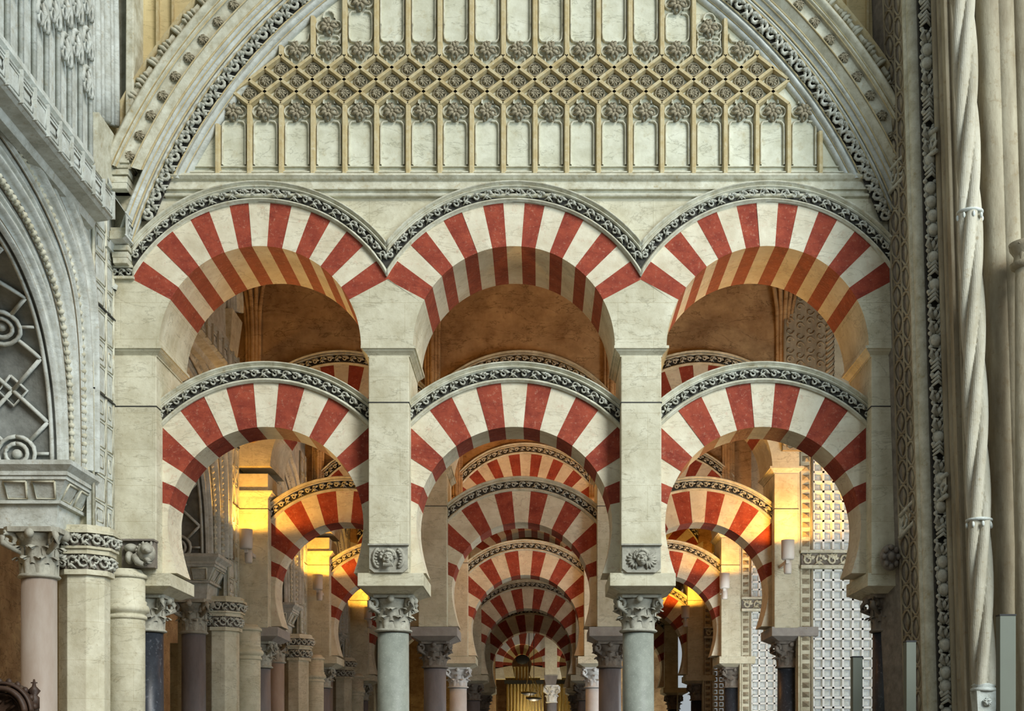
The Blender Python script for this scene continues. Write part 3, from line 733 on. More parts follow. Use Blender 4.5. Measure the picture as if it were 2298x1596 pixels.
mb.build('panel_frames',M['mould'],sb); LW.append(sb)
# column under it
cx,cy=X(88,15.75),15.75; r=.205
tc=thing('column','pinkish marble column with a leafy capital under the left wall arch, nearest the camera','column',(cx,cy,0))
mb=MB(); capital(mb,cx,cy,Z(1292,15.4),Z(1180,15.4)-Z(1292,15.4),r,r*1.55); mb.build('capital',M['capst'],tc)
mb=MB(); mb.lathe(cx,cy,[(r*1.03,.3),(r,1),(r*.98,Z(1292,15.4))],32); mb.build('shaft',M['pinkm'],tc)
mb=MB(); mb.box(cx-.3,cx+.3,cy-.3,cy+.3,0,.14); mb.lathe(cx,cy,[(r*1.4,.14),(r*1.45,.2),(r*1.1,.25),(r*1.2,.3)],24); mb.build('base',M['capst'],tc); LW.append(tc)
# chamfered pillar with frieze capital
cx,cy=X(190,16.25),16.25
tp=thing('chamfered_pillar','plain chamfered stone pillar topped by a two tier carved frieze, beside the left wall column','pillar',(cx,cy,0))
def octa(r,r2=None,a0=pi/8): return [(cx+r*cos(a0+k*pi/4),cy+r*sin(a0+k*pi/4)) for k in range(8)]
zt=Z(1198,16.2); zm=Z(1243,16.2); zb_=Z(1290,16.2)
mb=MB(); mb.prism(octa(.30),0,zb_,'z'); mb.build('shaft',M['cream'],tp,bevel=.01)
mb=MB()
for z0,z1,r_ in ((zb_-.03,zb_+.03,.35),(zm-.04,zm+.02,.37),(zm+.02,zm+.05,.40),(zt-.04,zt,.43),(zt,zt+.06,.38)): mb.prism(octa(r_),z0,z1,'z')
mb.build('frieze_mouldings',M['cream'],tp)
mb=MB(); mb.prism(octa(.33),zb_+.03,zm-.04,'z'); mb.prism(octa(.37),zm+.05,zt-.04,'z'); mb.build('frieze_ground',M['dcap'],tp)
mb=MB()
for (z0,z1,r_) in ((zb_+.03,zm-.04,.315),(zm+.05,zt-.04,.365)):
    def f(s,t,h,r_=r_,zc=(z0+z1)/2): a=-pi*.95+s/r_; return (cx+(r_+h)*cos(a),cy+(r_+h)*sin(a),zc+t)
    foliage(mb,f,r_*pi*1.45,(z1-z0),.15,.016,.035,int(r_*100))
mb.build('carved_leaf_frieze',M['carve'],tp); LW.append(tp)
# half column with ring
cx,cy=X(281,16.95),16.95; r=.25
th=thing('round_half_column','thick round cream half column with a double ring collar, beside the left end pilaster','column',(cx,cy,0))
mb=MB(); mb.lathe(cx,cy,[(r*.98,0),(r*.98,Z(1392,cy)),(r*.98,Z(1296,cy))],36); mb.build('shaft',M['cream'],th)
z=lambda p:Z(p,cy)
mb=MB(); mb.lathe(cx,cy,[(r*1.0,z(1392)),(r*1.08,z(1390)),(r*1.08,z(1384)),(r*.99,z(1381)),(r*1.02,z(1378)),(r*1.16,z(1375)),(r*1.2,z(1368)),(r*1.14,z(1361)),(r*1.04,z(1358)),(r*1.07,z(1352)),(r,z(1349))],36); mb.build('ring_collar',M['cream'],th)
mb=MB(); mb.lathe(cx,cy,[(r,z(1300)),(r*1.08,z(1299)),(r*1.08,z(1292)),(r*.9,z(1287)),(r*.8,z(1280))],36); mb.build('top_ring',M['cream'],th); LW.append(th)
# pilaster body beneath the sculpture, and beast sculpture
cx,cy=X(315,16.98),16.93
tb=thing('beast_corbel','carved crouching beast corbel under the left end pilaster','sculpture',(cx,cy,Z(1250)))
mb=MB(); zc=Z(1248); u=U
mb.ell((cx+18*u,cy-.04,zc+3*u),(20*u,.16,23*u),14,10)        # haunch/head mass
mb.ell((cx+24*u,cy-.14,zc+10*u),(13*u,.12,13*u),12,8)
mb.ell((cx+30*u,cy-.22,zc+4*u),(7*u,.06,6*u),8,6)
for k in range(9): 
    a=R_(60+k*22); mb.tube([(cx+18*u+16*u*cos(a),cy-.12,zc+5*u+17*u*sin(a)),(cx+18*u+25*u*cos(a),cy-.05,zc+3*u+24*u*sin(a))],[.025,.012],5)
mb.ell((cx-16*u,cy-.03,zc+14*u),(15*u,.12,11*u),12,8)
mb.ell((cx-18*u,cy-.05,zc-7*u),(9*u,.12,15*u),12,8)
mb.tube([(cx-5*u,cy-.1,zc-5*u),(cx+5*u,cy-.16,zc-20*u),(cx+20*u,cy-.14,zc-26*u)],[.05,.045,.03],7)
mb.tube([(cx+20*u,cy-.12,zc-10*u),(cx+32*u,cy-.18,zc-20*u),(cx+22*u,cy-.16,zc-24*u)],[.045,.035,.03],7)
for s in (-1,1): mb.ell((cx+(24+s*9)*u,cy-.12,zc+22*u),(3*u,.03,6*u),6,5)
mb.build('beast_figure',M['capst'],tb)
mb=MB(); mb.box(cx-38*u,cx+35*u,cy-.02,cy+.12,zc-28*u,zc+32*u); mb.box(cx-40*u,cx+37*u,cy-.09,cy+.12,zc+30*u,zc+34*u); mb.build('backing_slab',M['dcap'],tb)
# panel strip of the corner
ps=thing('panel_strip','tall stone strip of stacked small rectangular sunk panels at the left corner','panel strip',(XL,16.6,4.5))
mb=MB(); ya,yb_=16.22,16.98; mb.box(XL-.05,XL+.03,ya,yb_,zt+.06,Z(440,16.6)); mb.build('strip',M['cool'],ps)
mb=MB(); zz=zt+.12; i=0; xs_=XL+.03
while zz<Z(460,16.6):
    h=.30; i+=1
    for (a,b) in ((ya+.06,ya+.42),(ya+.50,yb_-.04)):
        q=[(xs_,a,zz),(xs_,b,zz),(xs_,b,zz+h),(xs_,a,zz+h),(xs_,a,zz)]; mb.tube(q,.013,4)
        if i%2: 
            e=.07; q=[(xs_,a+e,zz+e),(xs_,b-e,zz+e),(xs_,b-e,zz+h-e),(xs_,a+e,zz+h-e),(xs_,a+e,zz+e)]; mb.tube(q,.012,4)
    zz+=h+.035
for yy in (ya,ya+.46,yb_-.01): mb.tube([(xs_,yy,zt+.08),(xs_,yy,Z(445,16.6))],.02,5)
mb.build('panel_frames',M['mould'],ps)
mb=MB()
for zq in (Z(708,16.8),Z(900,16.8)): mb.box(XL+.0,XL+.055,ya-.02,yb_+.02,zq-.008,zq+.008)
mb.build('iron_tie',M['iron'],ps); LW.append(ps)
# string course of the left wall
sc=thing('string_course','sloping grey stone string course with a row of small square blocks on the left wall','ledge',(XL,13.5,7.1+EYE))
zc=EYE
prf=[(XL-.02,zc+7.22),(XL+.07,zc+7.20),(XL+.08,zc+7.13),(XL+.05,zc+7.10),(XL+.27,zc+6.78),(XL+.29,zc+6.76),(XL+.29,zc+6.47),(XL+.25,zc+6.44),(XL+.10,zc+6.42),(XL+.07,zc+6.34),(XL-.02,zc+6.33)]
mb=MB(); mb.grid([[(x,y,z) for x,z in prf] for y in (9.6,16.1)],smooth=False); mb.add([(x,16.1,z) for x,z in prf],[tuple(range(11))]); mb.build('moulding',M['cool'],sc)
mb=MB(); yy=9.7; i=0
xs_=XL+.29
mb.tube([(xs_,9.6,zc+6.48),(xs_,16.1,zc+6.48)],.014,5); mb.tube([(xs_,9.6,zc+6.76),(xs_,16.1,zc+6.76)],.014,5)
while yy<15.9:
    w_=.30; z0_=zc+6.52; z1_=zc+6.72
    q=[(xs_,yy,z0_),(xs_,yy+w_,z0_),(xs_,yy+w_,z1_),(xs_,yy,z1_),(xs_,yy,z0_)]; mb.tube(q,.010,4)
    if i%2==0:
        e=.055; q=[(xs_,yy+e,z0_+e),(xs_,yy+w_-e,z0_+e),(xs_,yy+w_-e,z1_-e),(xs_,yy+e,z1_-e),(xs_,yy+e,z0_+e)]; mb.tube(q,.016,4)
    mb.box(xs_-.03,xs_+.035,yy+w_+.018,yy+w_+.04,zc+6.46,zc+6.79)
    yy+=w_+.058; i+=1
mb.build('square_blocks',M['cool'],sc); LW.append(sc)
# upper tracery of left wall
tr=thing('wall_tracery','blind cusped tracery of slender ribs high on the left wall','tracery',(XL,14.5,9.2))
mb=MB(); zA=7.18+EYE; zB=7.95+EYE; y=10.0
ks=[]
while y<16.3: ks.append(y); y+=.36
for y in ks: mb.tube([(XL+.03,y,zA),(XL+.03,y,13.2)],.03,5)
for i,y in enumerate(ks[:-1]):
    c=y+.18
    for j in range(8):
        z=zB+j*.46+(.23 if i%2 else 0)
        for e in (-1,1):
            mb.tube([(XL+.05,c+e*.17*cos(k_*pi/8),z+.24*sin(k_*pi/8)) for k_ in range(5)],.032,5)
            mb.tube([(XL+.06,c+e*.085+.065*cos(a),z-.02+.075*sin(a)) for a in [k_*pi/4-.6 for k_ in range(7)]],.024,5)
        mb.tube([(XL+.06,c,z+.20),(XL+.08,c,z+.08),(XL+.05,c,z-.04)],[.012,.035,.012],5)
mb.tube([(XL+.03,9.8,zA),(XL+.03,16.3,zA)],.03,5)
mb.build('tracery_ribs',M['cool'],tr); LW.append(tr)
# moulded shafts at the upper corner
ms=thing('wall_shafts','bundle of slender moulded vertical shafts at the upper left corner','shaft',(XL,16.6,9.5))
mb=MB()
for i,(y,r_) in enumerate(((16.25,.03),(16.34,.05),(16.46,.035),(16.56,.06),(16.70,.035),(16.8,.05))):
    pts=[(XL+.02+.02*i,y-.25*(t/6)**2,7.75+EYE+i*.03+t*.6) for t in range(7)]
    mb.tube(pts,r_,8)
mb.build('shaft_bundle',M['cool'],ms)
mb=MB(); mb.frus(XL+.03,16.5,7.1+EYE,.03,.3,7.75+EYE,.1,.38); mb.build('shaft_console',M['mould'],ms); LW.append(ms)
# corner corbels at the front wall
for (pxa,pxb,pya,pyb,lb,Yc) in ((236,292,348,432,'upper moulded stone corbel at the left corner below the vertical fillet',16.9),(248,292,520,598,'lower moulded stone corbel at the left corner beside the left arch',16.95)):
    t=thing('corbel',lb,'corbel',(X((pxa+pxb)/2,Yc),Yc,Z(pyb,Yc)))
    mb=MB(); xa,xb2=X(pxa,Yc-.1),X(pxb,Yc-.1); zt2,zb2=Z(pya,Yc),Z(pyb,Yc); H2=zt2-zb2; cxx=(xa+xb2)/2; hw_=(xb2-xa)/2
    for f0,f1,o in ((.0,.16,.72),(.16,.32,.8),(.36,.5,.9),(.54,.62,.86),(.66,.9,.98),(.9,1,.9)):
        mb.frus(cxx,Yc+.1,zb2+f0*H2,hw_*o,.12+.16*o*.8,zb2+f1*H2,hw_*(o+.04),.12+.16*(o+.04)*.8)
    mb.frus(cxx,Yc+.12,zb2,hw_*.7,.12,zt2,hw_*.75,.2)
    mb.build('moulded_block',M['mould'],t,bevel=.006)
# vertical fillet and strips above left corner
mb=MB(); mb.prism([(X(281,16.8),Z(352,16.8)),(X(299,16.8),Z(372,16.8)),(X(300,16.8),Z(-420,16.8)),(X(284,16.8),Z(-420,16.8))],16.8,17.3)
tag(mb.build('vertical_fillet',M['mould'],bevel=.012),'pale square stone fillet rising beside the pointed arch at upper left','moulding')
mb=MB(); mb.box(X(238),X(300),Y0+.03,Y0+.3,Z(612),Z(-420)); mb.build('trim_1',M['mould'],kind='structure')
mb=MB(); mb.box(X(295),X(360),Y0+.012,Y0+.3,Z(612),Z(395)); mb.build('trim_2',M['cream'],kind='structure')
for (a,b,lb) in ((350,356,'left'),(385,389,'left'),(1900,1906,'right'),(1945,1950,'right'),(1975,1985,'right')):
    mb=MB(); mb.box(X(a,17.15),X(b,17.15),17.15,17.25,Z(260),Z(-420)); mb.build('trim_3',M['rib'],kind='structure')
# horizontal leaf end of the left upper archivolt
t=thing('leaf_console','short carved leaf strip ending the left upper arch moulding at the corner','console',(X(270),Y0,Z(612)))
mb=MB(); mb.box(X(248),X(302),Y0-.05,Y0+.05,Z(628),Z(622)); mb.box(X(248),X(300),Y0-.06,Y0+.05,Z(604),Z(598)); mb.build('fillet',M['mould'],t)
mb=MB(); mb.box(X(248),X(300),Y0-.005,Y0+.05,Z(622),Z(604)); mb.build('ground',M['grime'],t)
mb=MB(); foliage(mb,lambda s,t_,h:(X(250)+s,Y0-.01-h,Z(613)+t_),50*U,18*U,.14,.012,.04,77); mb.build('carved_leaves',M['carve'],t)
# back wall of the side aisle
mb=MB(); mb.box(XL-2.6,XL-2.5,8,60,0,12); mb.build('wall_left_aisle',M['brown'],kind='structure')
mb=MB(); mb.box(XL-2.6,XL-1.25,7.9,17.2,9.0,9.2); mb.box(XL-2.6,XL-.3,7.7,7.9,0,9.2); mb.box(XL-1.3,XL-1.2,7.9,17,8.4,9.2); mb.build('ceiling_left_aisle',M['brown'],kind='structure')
# pier mass in the wall behind pilasters (keeps the corner solid)
def lmass(dy,k):
    mb=MB(); mb.box(XL-1.4,XL-.06,16.35+dy,18.3+dy,Z(1180,15.7),13.2 if k==0 else 11.0); mb.box(XL-.88,XL-.06,16.35+dy,18.3+dy,0,Z(1180,15.7)+.01); mb.box(XL-1.4,-5.13,17.75+dy,18.2+dy,0,Z(1326)); mb.build(f'wall_left_pier_{ROWN[k]}',M['cream'],kind='structure')
    mb=MB(); mb.box(4.66,X(2040),17.1+dy,18.3+dy,0,Z(612)); mb.box(4.55,4.67,17.9+dy,18.3+dy,0,Z(1326)); mb.build(f'wall_right_pier_{ROWN[k]}',M['cream'],kind='structure')
for k in range(5): lmass(ROW*k,k)
lbl={'side_arch':'moulded stone arch on the left wall','corbel_block':'panelled impost block under the left wall arch','column':'marble column with leafy capital under the left wall arch','chamfered_pillar':'chamfered pillar with carved frieze on the left','round_half_column':'round half column with ring collar on the left','panel_strip':'strip of small sunk panels at the left wall corner','string_course':'string course with small square blocks on the left wall','wall_tracery':'blind tracery high on the left wall','wall_shafts':'bundle of slender shafts on the left wall'}
for k in (1,2,3):
    wlk=bpy.data.objects['wall_left'].copy(); C.objects.link(wlk); wlk.location.y=ROW*k
    for t in LW:
        nm=t.name.split('.')[0]
        if nm in('wall_tracery',) : continue
        if k>=2 and nm in('wall_shafts','string_course'): continue
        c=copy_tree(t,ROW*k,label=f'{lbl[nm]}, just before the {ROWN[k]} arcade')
        if nm=='column':
            for q in kids(c):
                if q.name.startswith('shaft'):
                    q.data=q.data.copy(); q.data.materials[0]=M['greym' if k==1 else 'pinkm']
# ------------------------------------------------------------------ vault ribs behind
def ribs(k):
    for nm,px in (('left end',304),('left of the middle bay',871),('right of the middle bay',1440),('right end',1985)):
        xc=X(px); yb=Y0+ROW*k-.05
        t=thing('vault_rib_cluster',f'brown clustered vault ribs on the {ROWN[k]} arcade wall, {nm}','vault rib',(xc,yb,Z(560)))
        mb=MB(); z0=Z(640)
        for j,d in enumerate((-2,-1,0,1,2)):
            pts=[(xc+d*.055,yb-.05+abs(d)*.03,z0),(xc+d*.055,yb-.05+abs(d)*.03,z0+1.6)]
            for q in range(1,8):
                a=q/8*pi/2; pts.append((xc+d*(.055+.55*(1-cos(a))),yb-.05-(3.2-abs(d)*1.0)*(1-cos(a))*.9,z0+1.6+(ZTOP-.05-z0-1.6)*sin(a)))
            mb.tube(pts,.04,6)
        mb.build('ribs',M['brown'],t)
        mb=MB(); mb.lathe(xc,yb,[(.03,z0-.35),(.12,z0-.28),(.15,z0-.12),(.2,z0-.05),(.22,z0)],12); mb.build('console',M['brown'],t)
for k in (1,2): ribs(k)
# ceiling
mb=MB()
for k in range(6):
    ya=Y0+TU+ROW*k; yb2=Y0+ROW*(k+1); n=10
    rows=[[(x,ya+(yb2-ya)*i/n,ZTOP-.35+.9*sin(pi*i/n)) for i in range(n+1)] for x in (XL-2.6,6.6)]
    mb.grid(rows,smooth=True)
    mb.box(XL-2.6,6.6,ya-(TU+.1 if k else .5),ya+.02,ZTOP-.35,ZTOP+.8)
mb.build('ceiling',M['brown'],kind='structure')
mb=MB(); mb.box(-16,14,-11,-10.6,0,9.5); mb.build('wall_nave',M['tan'],kind='structure')
mb=MB(); mb.box(6.3,14,15.75,16.3,0,14); mb.build('wall_front_right',M['tan'],kind='structure')
mb=MB(); mb.box(13.6,14,-10.6,15.75,0,7.5); mb.build('wall_nave_right',M['tan'],kind='structure')
mb=MB(); mb.box(-60,60,-60,75,-.1,0); mb.build('floor',M['floor'],kind='structure')
# ------------------------------------------------------------------ right side
XR=4.94
for k in (1,2,3):
    yy=Y0+ROW*k+.2
    x1=6.6 if k==1 else 5.6
    t=thing('lattice_window',f'white pierced stone lattice window right of the {ROWN[k]} arcade','lattice window',(XR,yy,0))
    mb=MB(); st=22*24.2/F; n=int((x1-XR)/st)+1; zt_=Z(1010,24.2)+.35 if k==1 else Z(1010,24.2)+.3; nz=int(zt_/st)
    zbA,zbB=Z(1240,24.2),Z(1275,24.2)
    for i in range(n+1): mb.prism([(XR+i*st-.030,yy),(XR+i*st-.018,yy-.08),(XR+i*st+.018,yy-.08),(XR+i*st+.030,yy),(XR+i*st+.03,yy+.05),(XR+i*st-.03,yy+.05)],.2,zt_,'z')
    z=.2; cnt=0
    while z<zt_:
        mb.prism([(yy,z-.03),(yy-.08,z-.018),(yy-.08,z+.018),(yy,z+.03),(yy+.05,z+.03),(yy+.05,z-.03)],XR,XR+n*st,'x'); z+=st
    mb.build('lattice',M['lat'],t)
    mb=MB()
    for i in range(n):
        z=.2+st/2
        while z<zt_:
            c=(XR+(i+.5)*st,z); h=st*.26
            mb.add([(c[0]-h,yy+.05,c[1]-h),(c[0]+h,yy+.05,c[1]-h),(c[0]+h,yy+.05,c[1]+h),(c[0]-h,yy+.05,c[1]+h),(c[0],yy+.0,c[1])],[(0,1,4),(1,2,4),(2,3,4),(3,0,4),(0,3,2,1)])
            z+=st
    mb.build('lattice_studs',M['lat'],t)
    mb=MB(); mb.box(XR-.25,XR+n*st,yy-.2,yy-.08,zbA-.03,zbA+.02); mb.box(XR-.25,XR+n*st,yy-.22,yy-.08,zbB-.03,zbB+.03); mb.build('cross_mouldings',M['mould'],t)
    mb=MB(); mb.box(XR-.23,XR+n*st,yy-.13,yy-.08,zbB,zbA); mb.build('band_ground',M['dcap'],t)
    mb=MB(); foliage(mb,lambda s,t_,h:(XR-.22+s,yy-.13-h,(zbA+zbB)/2+t_),n*st+.2,(zbA-zbB)*.8,.26,.022,.03,k); mb.build('carved_band',M['cream'],t)
    mb=MB(); mb.box(XR-.27,XR-.02,yy-.06,yy+.2,0,ZTOP); mb.build('jamb',M['cream'],t)
    mb=MB(); z=.3
    while z<zt_+.6:
        mb.add([(XR-.2,yy-.065,z),(XR-.07,yy-.065,z),(XR-.07,yy-.065,z+.1),(XR-.2,yy-.065,z+.1),(XR-.135,yy-.13,z+.05)],[(0,1,4),(1,2,4),(2,3,4),(3,0,4)]); z+=.17
    mb.tube([(XR-.03,yy-.08,0),(XR-.03,yy-.08,zt_+.6)],.025,6); mb.tube([(XR-.25,yy-.08,0),(XR-.25,yy-.08,zt_+.6)],.02,6)
    mb.build('studded_edge',M['tan'],t)
    mb=MB(); mb.box(XR-.02,x1+1,yy-.02,yy+.25,zt_,ZTOP); mb.build(f'wall_right_{ROWN[k]}',M['cream'],kind='structure')
# outer walls of the right bays
mb=MB(); mb.prism([(6.6,17.2),(6.7,17.2),(6.7,24.3),(6.6,24.3)],0,12,'z')
mb.build('wall_right',M['cream'],kind='structure')
mb=MB()
for k in (1,2,3): 
    a=Y0+ROW*k+.45; b=Y0+ROW*(k+1)+.2
    mb.prism([(XR,a),(5.62,b),(5.72,b),(XR+.1,a)],0,12,'z')
mb.build('wall_right_outer',M['yellow'],kind='structure')
# arabesque relief panel upper right in second bay
yy=Y0+ROW-.12
t=thing('arabesque_panel','carved arabesque plaster panel high on the right, behind the right upper arch','relief panel',(X(1805,yy),yy,Z(800,yy)))
mb=MB(); xa,xb3=X(1757,yy),X(1856,yy); mb.box(xa,xb3,yy,yy+.15,Z(1010,yy),ZTOP-.3); mb.build('panel_ground',M['tan'],t)
mb=MB(); zz=Z(1000,yy); i=0
rnd=random.Random(11)
while zz<ZTOP-.5:
    for j in range(4):
        c=(xa+.12+j*.18,zz+(j%2)*.08); sg=1 if (i+j)%2 else -1
        mb.tube([(c[0]+.08*(1-q/9)*cos(sg*q*.8),yy-.01,c[1]+.08*(1-q/9)*sin(sg*q*.8)) for q in range(8)],.014,4)
    zz+=.17; i+=1
for e in (xa+.03,): mb.tube([(e,yy-.02,Z(1000,yy)),(e,yy-.02,ZTOP-.4)],.03,6)
mb.build('scroll_relief',M['tan'],t)
mb=MB(); zz=Z(1000,yy)
while zz<ZTOP-.5: mb.tube([(xb3-.02,yy-.02,zz),(xb3+.10,yy-.06,zz+.1),(xb3+.12,yy,zz+.2)],[.02,.03,.02],5); zz+=.1
mb.build('twisted_edge',M['tan'],t)
# ------------------------------------------------------------------ right clustered pier in front
def lean(px,py): return px+.030*py
def vq(mb,pa,pb,Y,D,ya=-420,yb=1720,Yb=None):
    zt,zb=Z(ya,Y),max(0,Z(yb,Y)); yb_=min(yb,VY+EYE*F/Y)
    vs=[]
    for (py,zz) in ((yb_,zb),(ya,zt)):
        for (p,YY) in ((pa,Y if Yb is None else Yb),(pb,Y)):
            vs.append((X(lean(p,py),Y) if YY==Y else X(lean(p,py),YY),YY,zz))
        for (p,YY) in ((pb,Y+D),(pa,(Y if Yb is None else Yb)+D)):
            vs.append((X(lean(p,py),Y),YY,zz))
    mb.add(vs,[(3,2,1,0),(4,5,6,7),(0,1,5,4),(1,2,6,5),(2,3,7,6),(3,0,4,7)])
cp=thing('clustered_pier','huge clustered stone pier with carved strips filling the right side','pier',(X(2120,16),16,0))
mb=MB(); vq(mb,2026,2340,16.35,1.0); vq(mb,2092,2400,16.1,.6); mb.build('core',M['tan'],cp)
# ornate strip (angled face)
mb=MB(); vq(mb,1984,2028,16.4,.5,Yb=16.95); mb.build('ornate_strip_ground',M['dcap'],cp)
def strip_pt(u,py,h=0):  # u 0..1 across the ornate strip
    Y=16.95+(16.4-16.95)*u; px=lean(1984+44*u,py)
    return (X(px,Y)-h*.4,Y-h,Z(py,Y))
mb=MB(); py=-60; i=0
while py<1640:
    for j in range(2):
        cu=.27+.46*j; cp_=py+(14 if j else 0)
        ring=[strip_pt(cu+.22*cos(a)*(1+.25*cos(2*a)),cp_+27*sin(a),.02) for a in [q*pi/5 for q in range(11)]]
        mb.tube(ring,.017,5)
        mb.tube([strip_pt(cu,cp_-18,.015),strip_pt(cu+.06,cp_,.04),strip_pt(cu,cp_+18,.015)],[.012,.03,.012],5)
        mb.tube([strip_pt(cu-.2,cp_+34,.015),strip_pt(cu+.2,cp_+22,.015)],.014,4)
    py+=56; i+=1
for u_ in (0,.5,1): mb.tube([strip_pt(u_,q,.02) for q in range(-420,1700,100)],.02,5)
mb.build('ornate_tracery',M['tan'],cp)
def vtube(mb,px,Y,r,ya=-420,yb=1990,n=14,seg=1):
    yb=min(yb,VY+EYE*F/Y); pts=[(X(lean(px,ya+(yb-ya)*i/12),Y),Y,Z(ya+(yb-ya)*i/12,Y)) for i in range(13)]
    mb.tube(pts,r,n)
mb=MB()
for px,Y,r in ((2036,16.32,.07),(2048,16.25,.085),(2058,16.2,.03)): vtube(mb,px,Y,r)
mb.build('plain_shafts',M['mould'],cp)
mb=MB(); vq(mb,2059,2093,16.12,.3); mb.build('chain_ground',M['grime'],cp)
mb=MB(); rnd=random.Random(5); py=-40
def cpnt(px,py,h): return (X(lean(px,py),16.1),16.1-h,Z(py,16.1))
while py<1640:
    w_=rnd.choice((0,1,2)); c=2076+rnd.uniform(-2,2)
    if w_==0:
        mb.ell(cpnt(c,py,.03),(.065,.07,.075),10,8); mb.tube([cpnt(c+13*cos(a),py+14*sin(a),.02) for a in [q*pi/5 for q in range(11)]],.014,5)
    elif w_==1:
        for s in (-1,1): mb.tube([cpnt(c+s*2,py+14,.02),cpnt(c+s*13,py+4,.06),cpnt(c+s*10,py-10,.05),cpnt(c+s*3,py-6,.07)],[.02,.035,.03,.02],6)
        mb.ell(cpnt(c,py+2,.04),(.03,.05,.05),7,6)
    else:
        for q in range(3): mb.tube([cpnt(c-13,py+10-q*9,.02),cpnt(c,py-1-q*9,.07),cpnt(c+13,py+8-q*9,.02)],[.015,.03,.015],5)
    for s in (-1,1): mb.ell(cpnt(c+s*11,py-16,.02),(.03,.03,.03),6,5)
    py+=31
o_=mb.build('carved_chain',M['carve'],cp)
mb=MB()
for px,Y,r in ((2098,16.0,.05),(2106,15.95,.02),(2113,15.9,.06)): vtube(mb,px,Y,r)
mb.build('moulded_shafts',M['tan'],cp)
mb=MB(); vq(mb,2118,2420,15.72,.5); mb.build('inner_core',M['tan'],cp)
mb=MB()
for px,Y,r in ((2136,15.7,.03),(2197,15.55,.045),(2222,15.5,.15),(2252,15.45,.13),(2274,15.45,.05),(2295,15.4,.13)): vtube(mb,px,Y,r)
mb.build('round_shafts',M['tan'],cp)
# knots / bands crossing the strip
for (ya_,lb) in ((318,'upper'),(1090,'lower')):
    mb=MB()
    def bp(s,t_,h,ya_=ya_): 
        u_=s; px=1984+u_*106; Y=16.95-.95*u_-.05; return (X(lean(px,ya_),Y),Y-h,Z(ya_+ (1-u_)*95+ t_*1.0 - (8*sin(u_*pi)),Y))
    for e in (-24,24): mb.tube([bp(q/8,e,.05) for q in range(9)],.028,6)
    rows=[[bp(q/8,-22,.02) for q in range(9)],[bp(q/8,22,.02) for q in range(9)]]; mb.grid(rows,smooth=False)
    for q in range(6): 
        s0=(q+.5)/6; mb.tube([bp(s0+.07*(1-k_/9)*cos(k_*.8),16*(1-k_/9)*sin(k_*.8),.06) for k_ in range(8)],.018,5)
    mb.build('carved_knot_band',M['carve'],cp)
# twisted column
tc=thing('twisted_column','pale spirally fluted column standing against the right clustered pier','column',(X(2165,15.4),15.4,0))
mb=MB(); Yt=15.35; n=40; rows=[]; ya_,yb_=-420,1538
for i in range(241):
    t_=i/240; py=yb_+(ya_-yb_)*t_; cxx=X(lean(2168+ (2 if py>0 else 0),py)-8,Yt); ph=-t_*16*(1.0)
    rows.append([(cxx+(.085+.055*abs(sin((2*pi*k_/n+ph)*2.0))**.8)*cos(2*pi*k_/n),Yt+(.085+.055*abs(sin((2*pi*k_/n+ph)*2.0))**.8)*sin(2*pi*k_/n),Z(py,Yt)) for k_ in range(n)])
mb.grid(rows,False,True,False); mb.build('twisted_shaft',M['tan2'],tc)
cxx=X(lean(2161,1560),Yt)
mb=MB(); z=lambda p:Z(p,Yt); mb.lathe(cxx,Yt,[(.15,z(1552)),(.15,z(1546)),(.12,z(1542)),(.14,z(1538)),(.11,z(1534))],16); mb.frus(cxx,Yt,z(1600),.10,.10,z(1552),.12,.12)
mb.lathe(cxx,Yt,[(.17,0),(.17,z(1608)),(.14,z(1602)),(.1,z(1598))],16)
for a in range(4): flower(mb,(cxx+(0,.0,.0,0)[a],Yt-.12,z(1576)),.05,a,5)
mb.build('pedestal',M['cool'],tc)
mb=MB()
for (py,d) in ((478,1),(1168,1)):
    cc=X(lean(2162,py),Yt); mb.lathe(cc,Yt,[(.125,Z(py+4,Yt)),(.15,Z(py+2,Yt)),(.15,Z(py-2,Yt)),(.125,Z(py-4,Yt))],18)
    for k_ in range(5): mb.ell((cc+.14*cos(pi+k_*pi/4),Yt+.14*sin(pi+k_*pi/4),Z(py+12,Yt)),(.02,.02,.035),6,5)
mb.build('ring',M['cool'],tc)
# small colonnette at far right
Yt=15.0; cxx=X(2305,Yt)
t=thing('colonnette','plain round colonnette with small carved capital at the far right edge','column',(cxx,Yt,0))
mb=MB(); mb.lathe(cxx,Yt,[(.13,0),(.13,Z(600,Yt))],20); mb.build('shaft',M['tan'],t)
mb=MB(); mb.lathe(cxx,Yt,[(.13,Z(606,Yt)),(.17,Z(602,Yt)),(.19,Z(594,Yt)),(.15,Z(588,Yt)),(.14,Z(575,Yt)),(.19,Z(560,Yt)),(.2,Z(548,Yt)),(.14,Z(543,Yt))],20)
for k_ in range(8): leaf(mb,cxx,Yt,.14,Z(588,Yt),.2,k_*pi/4,.1,.05)
mb.build('capital',M['tan'],t)
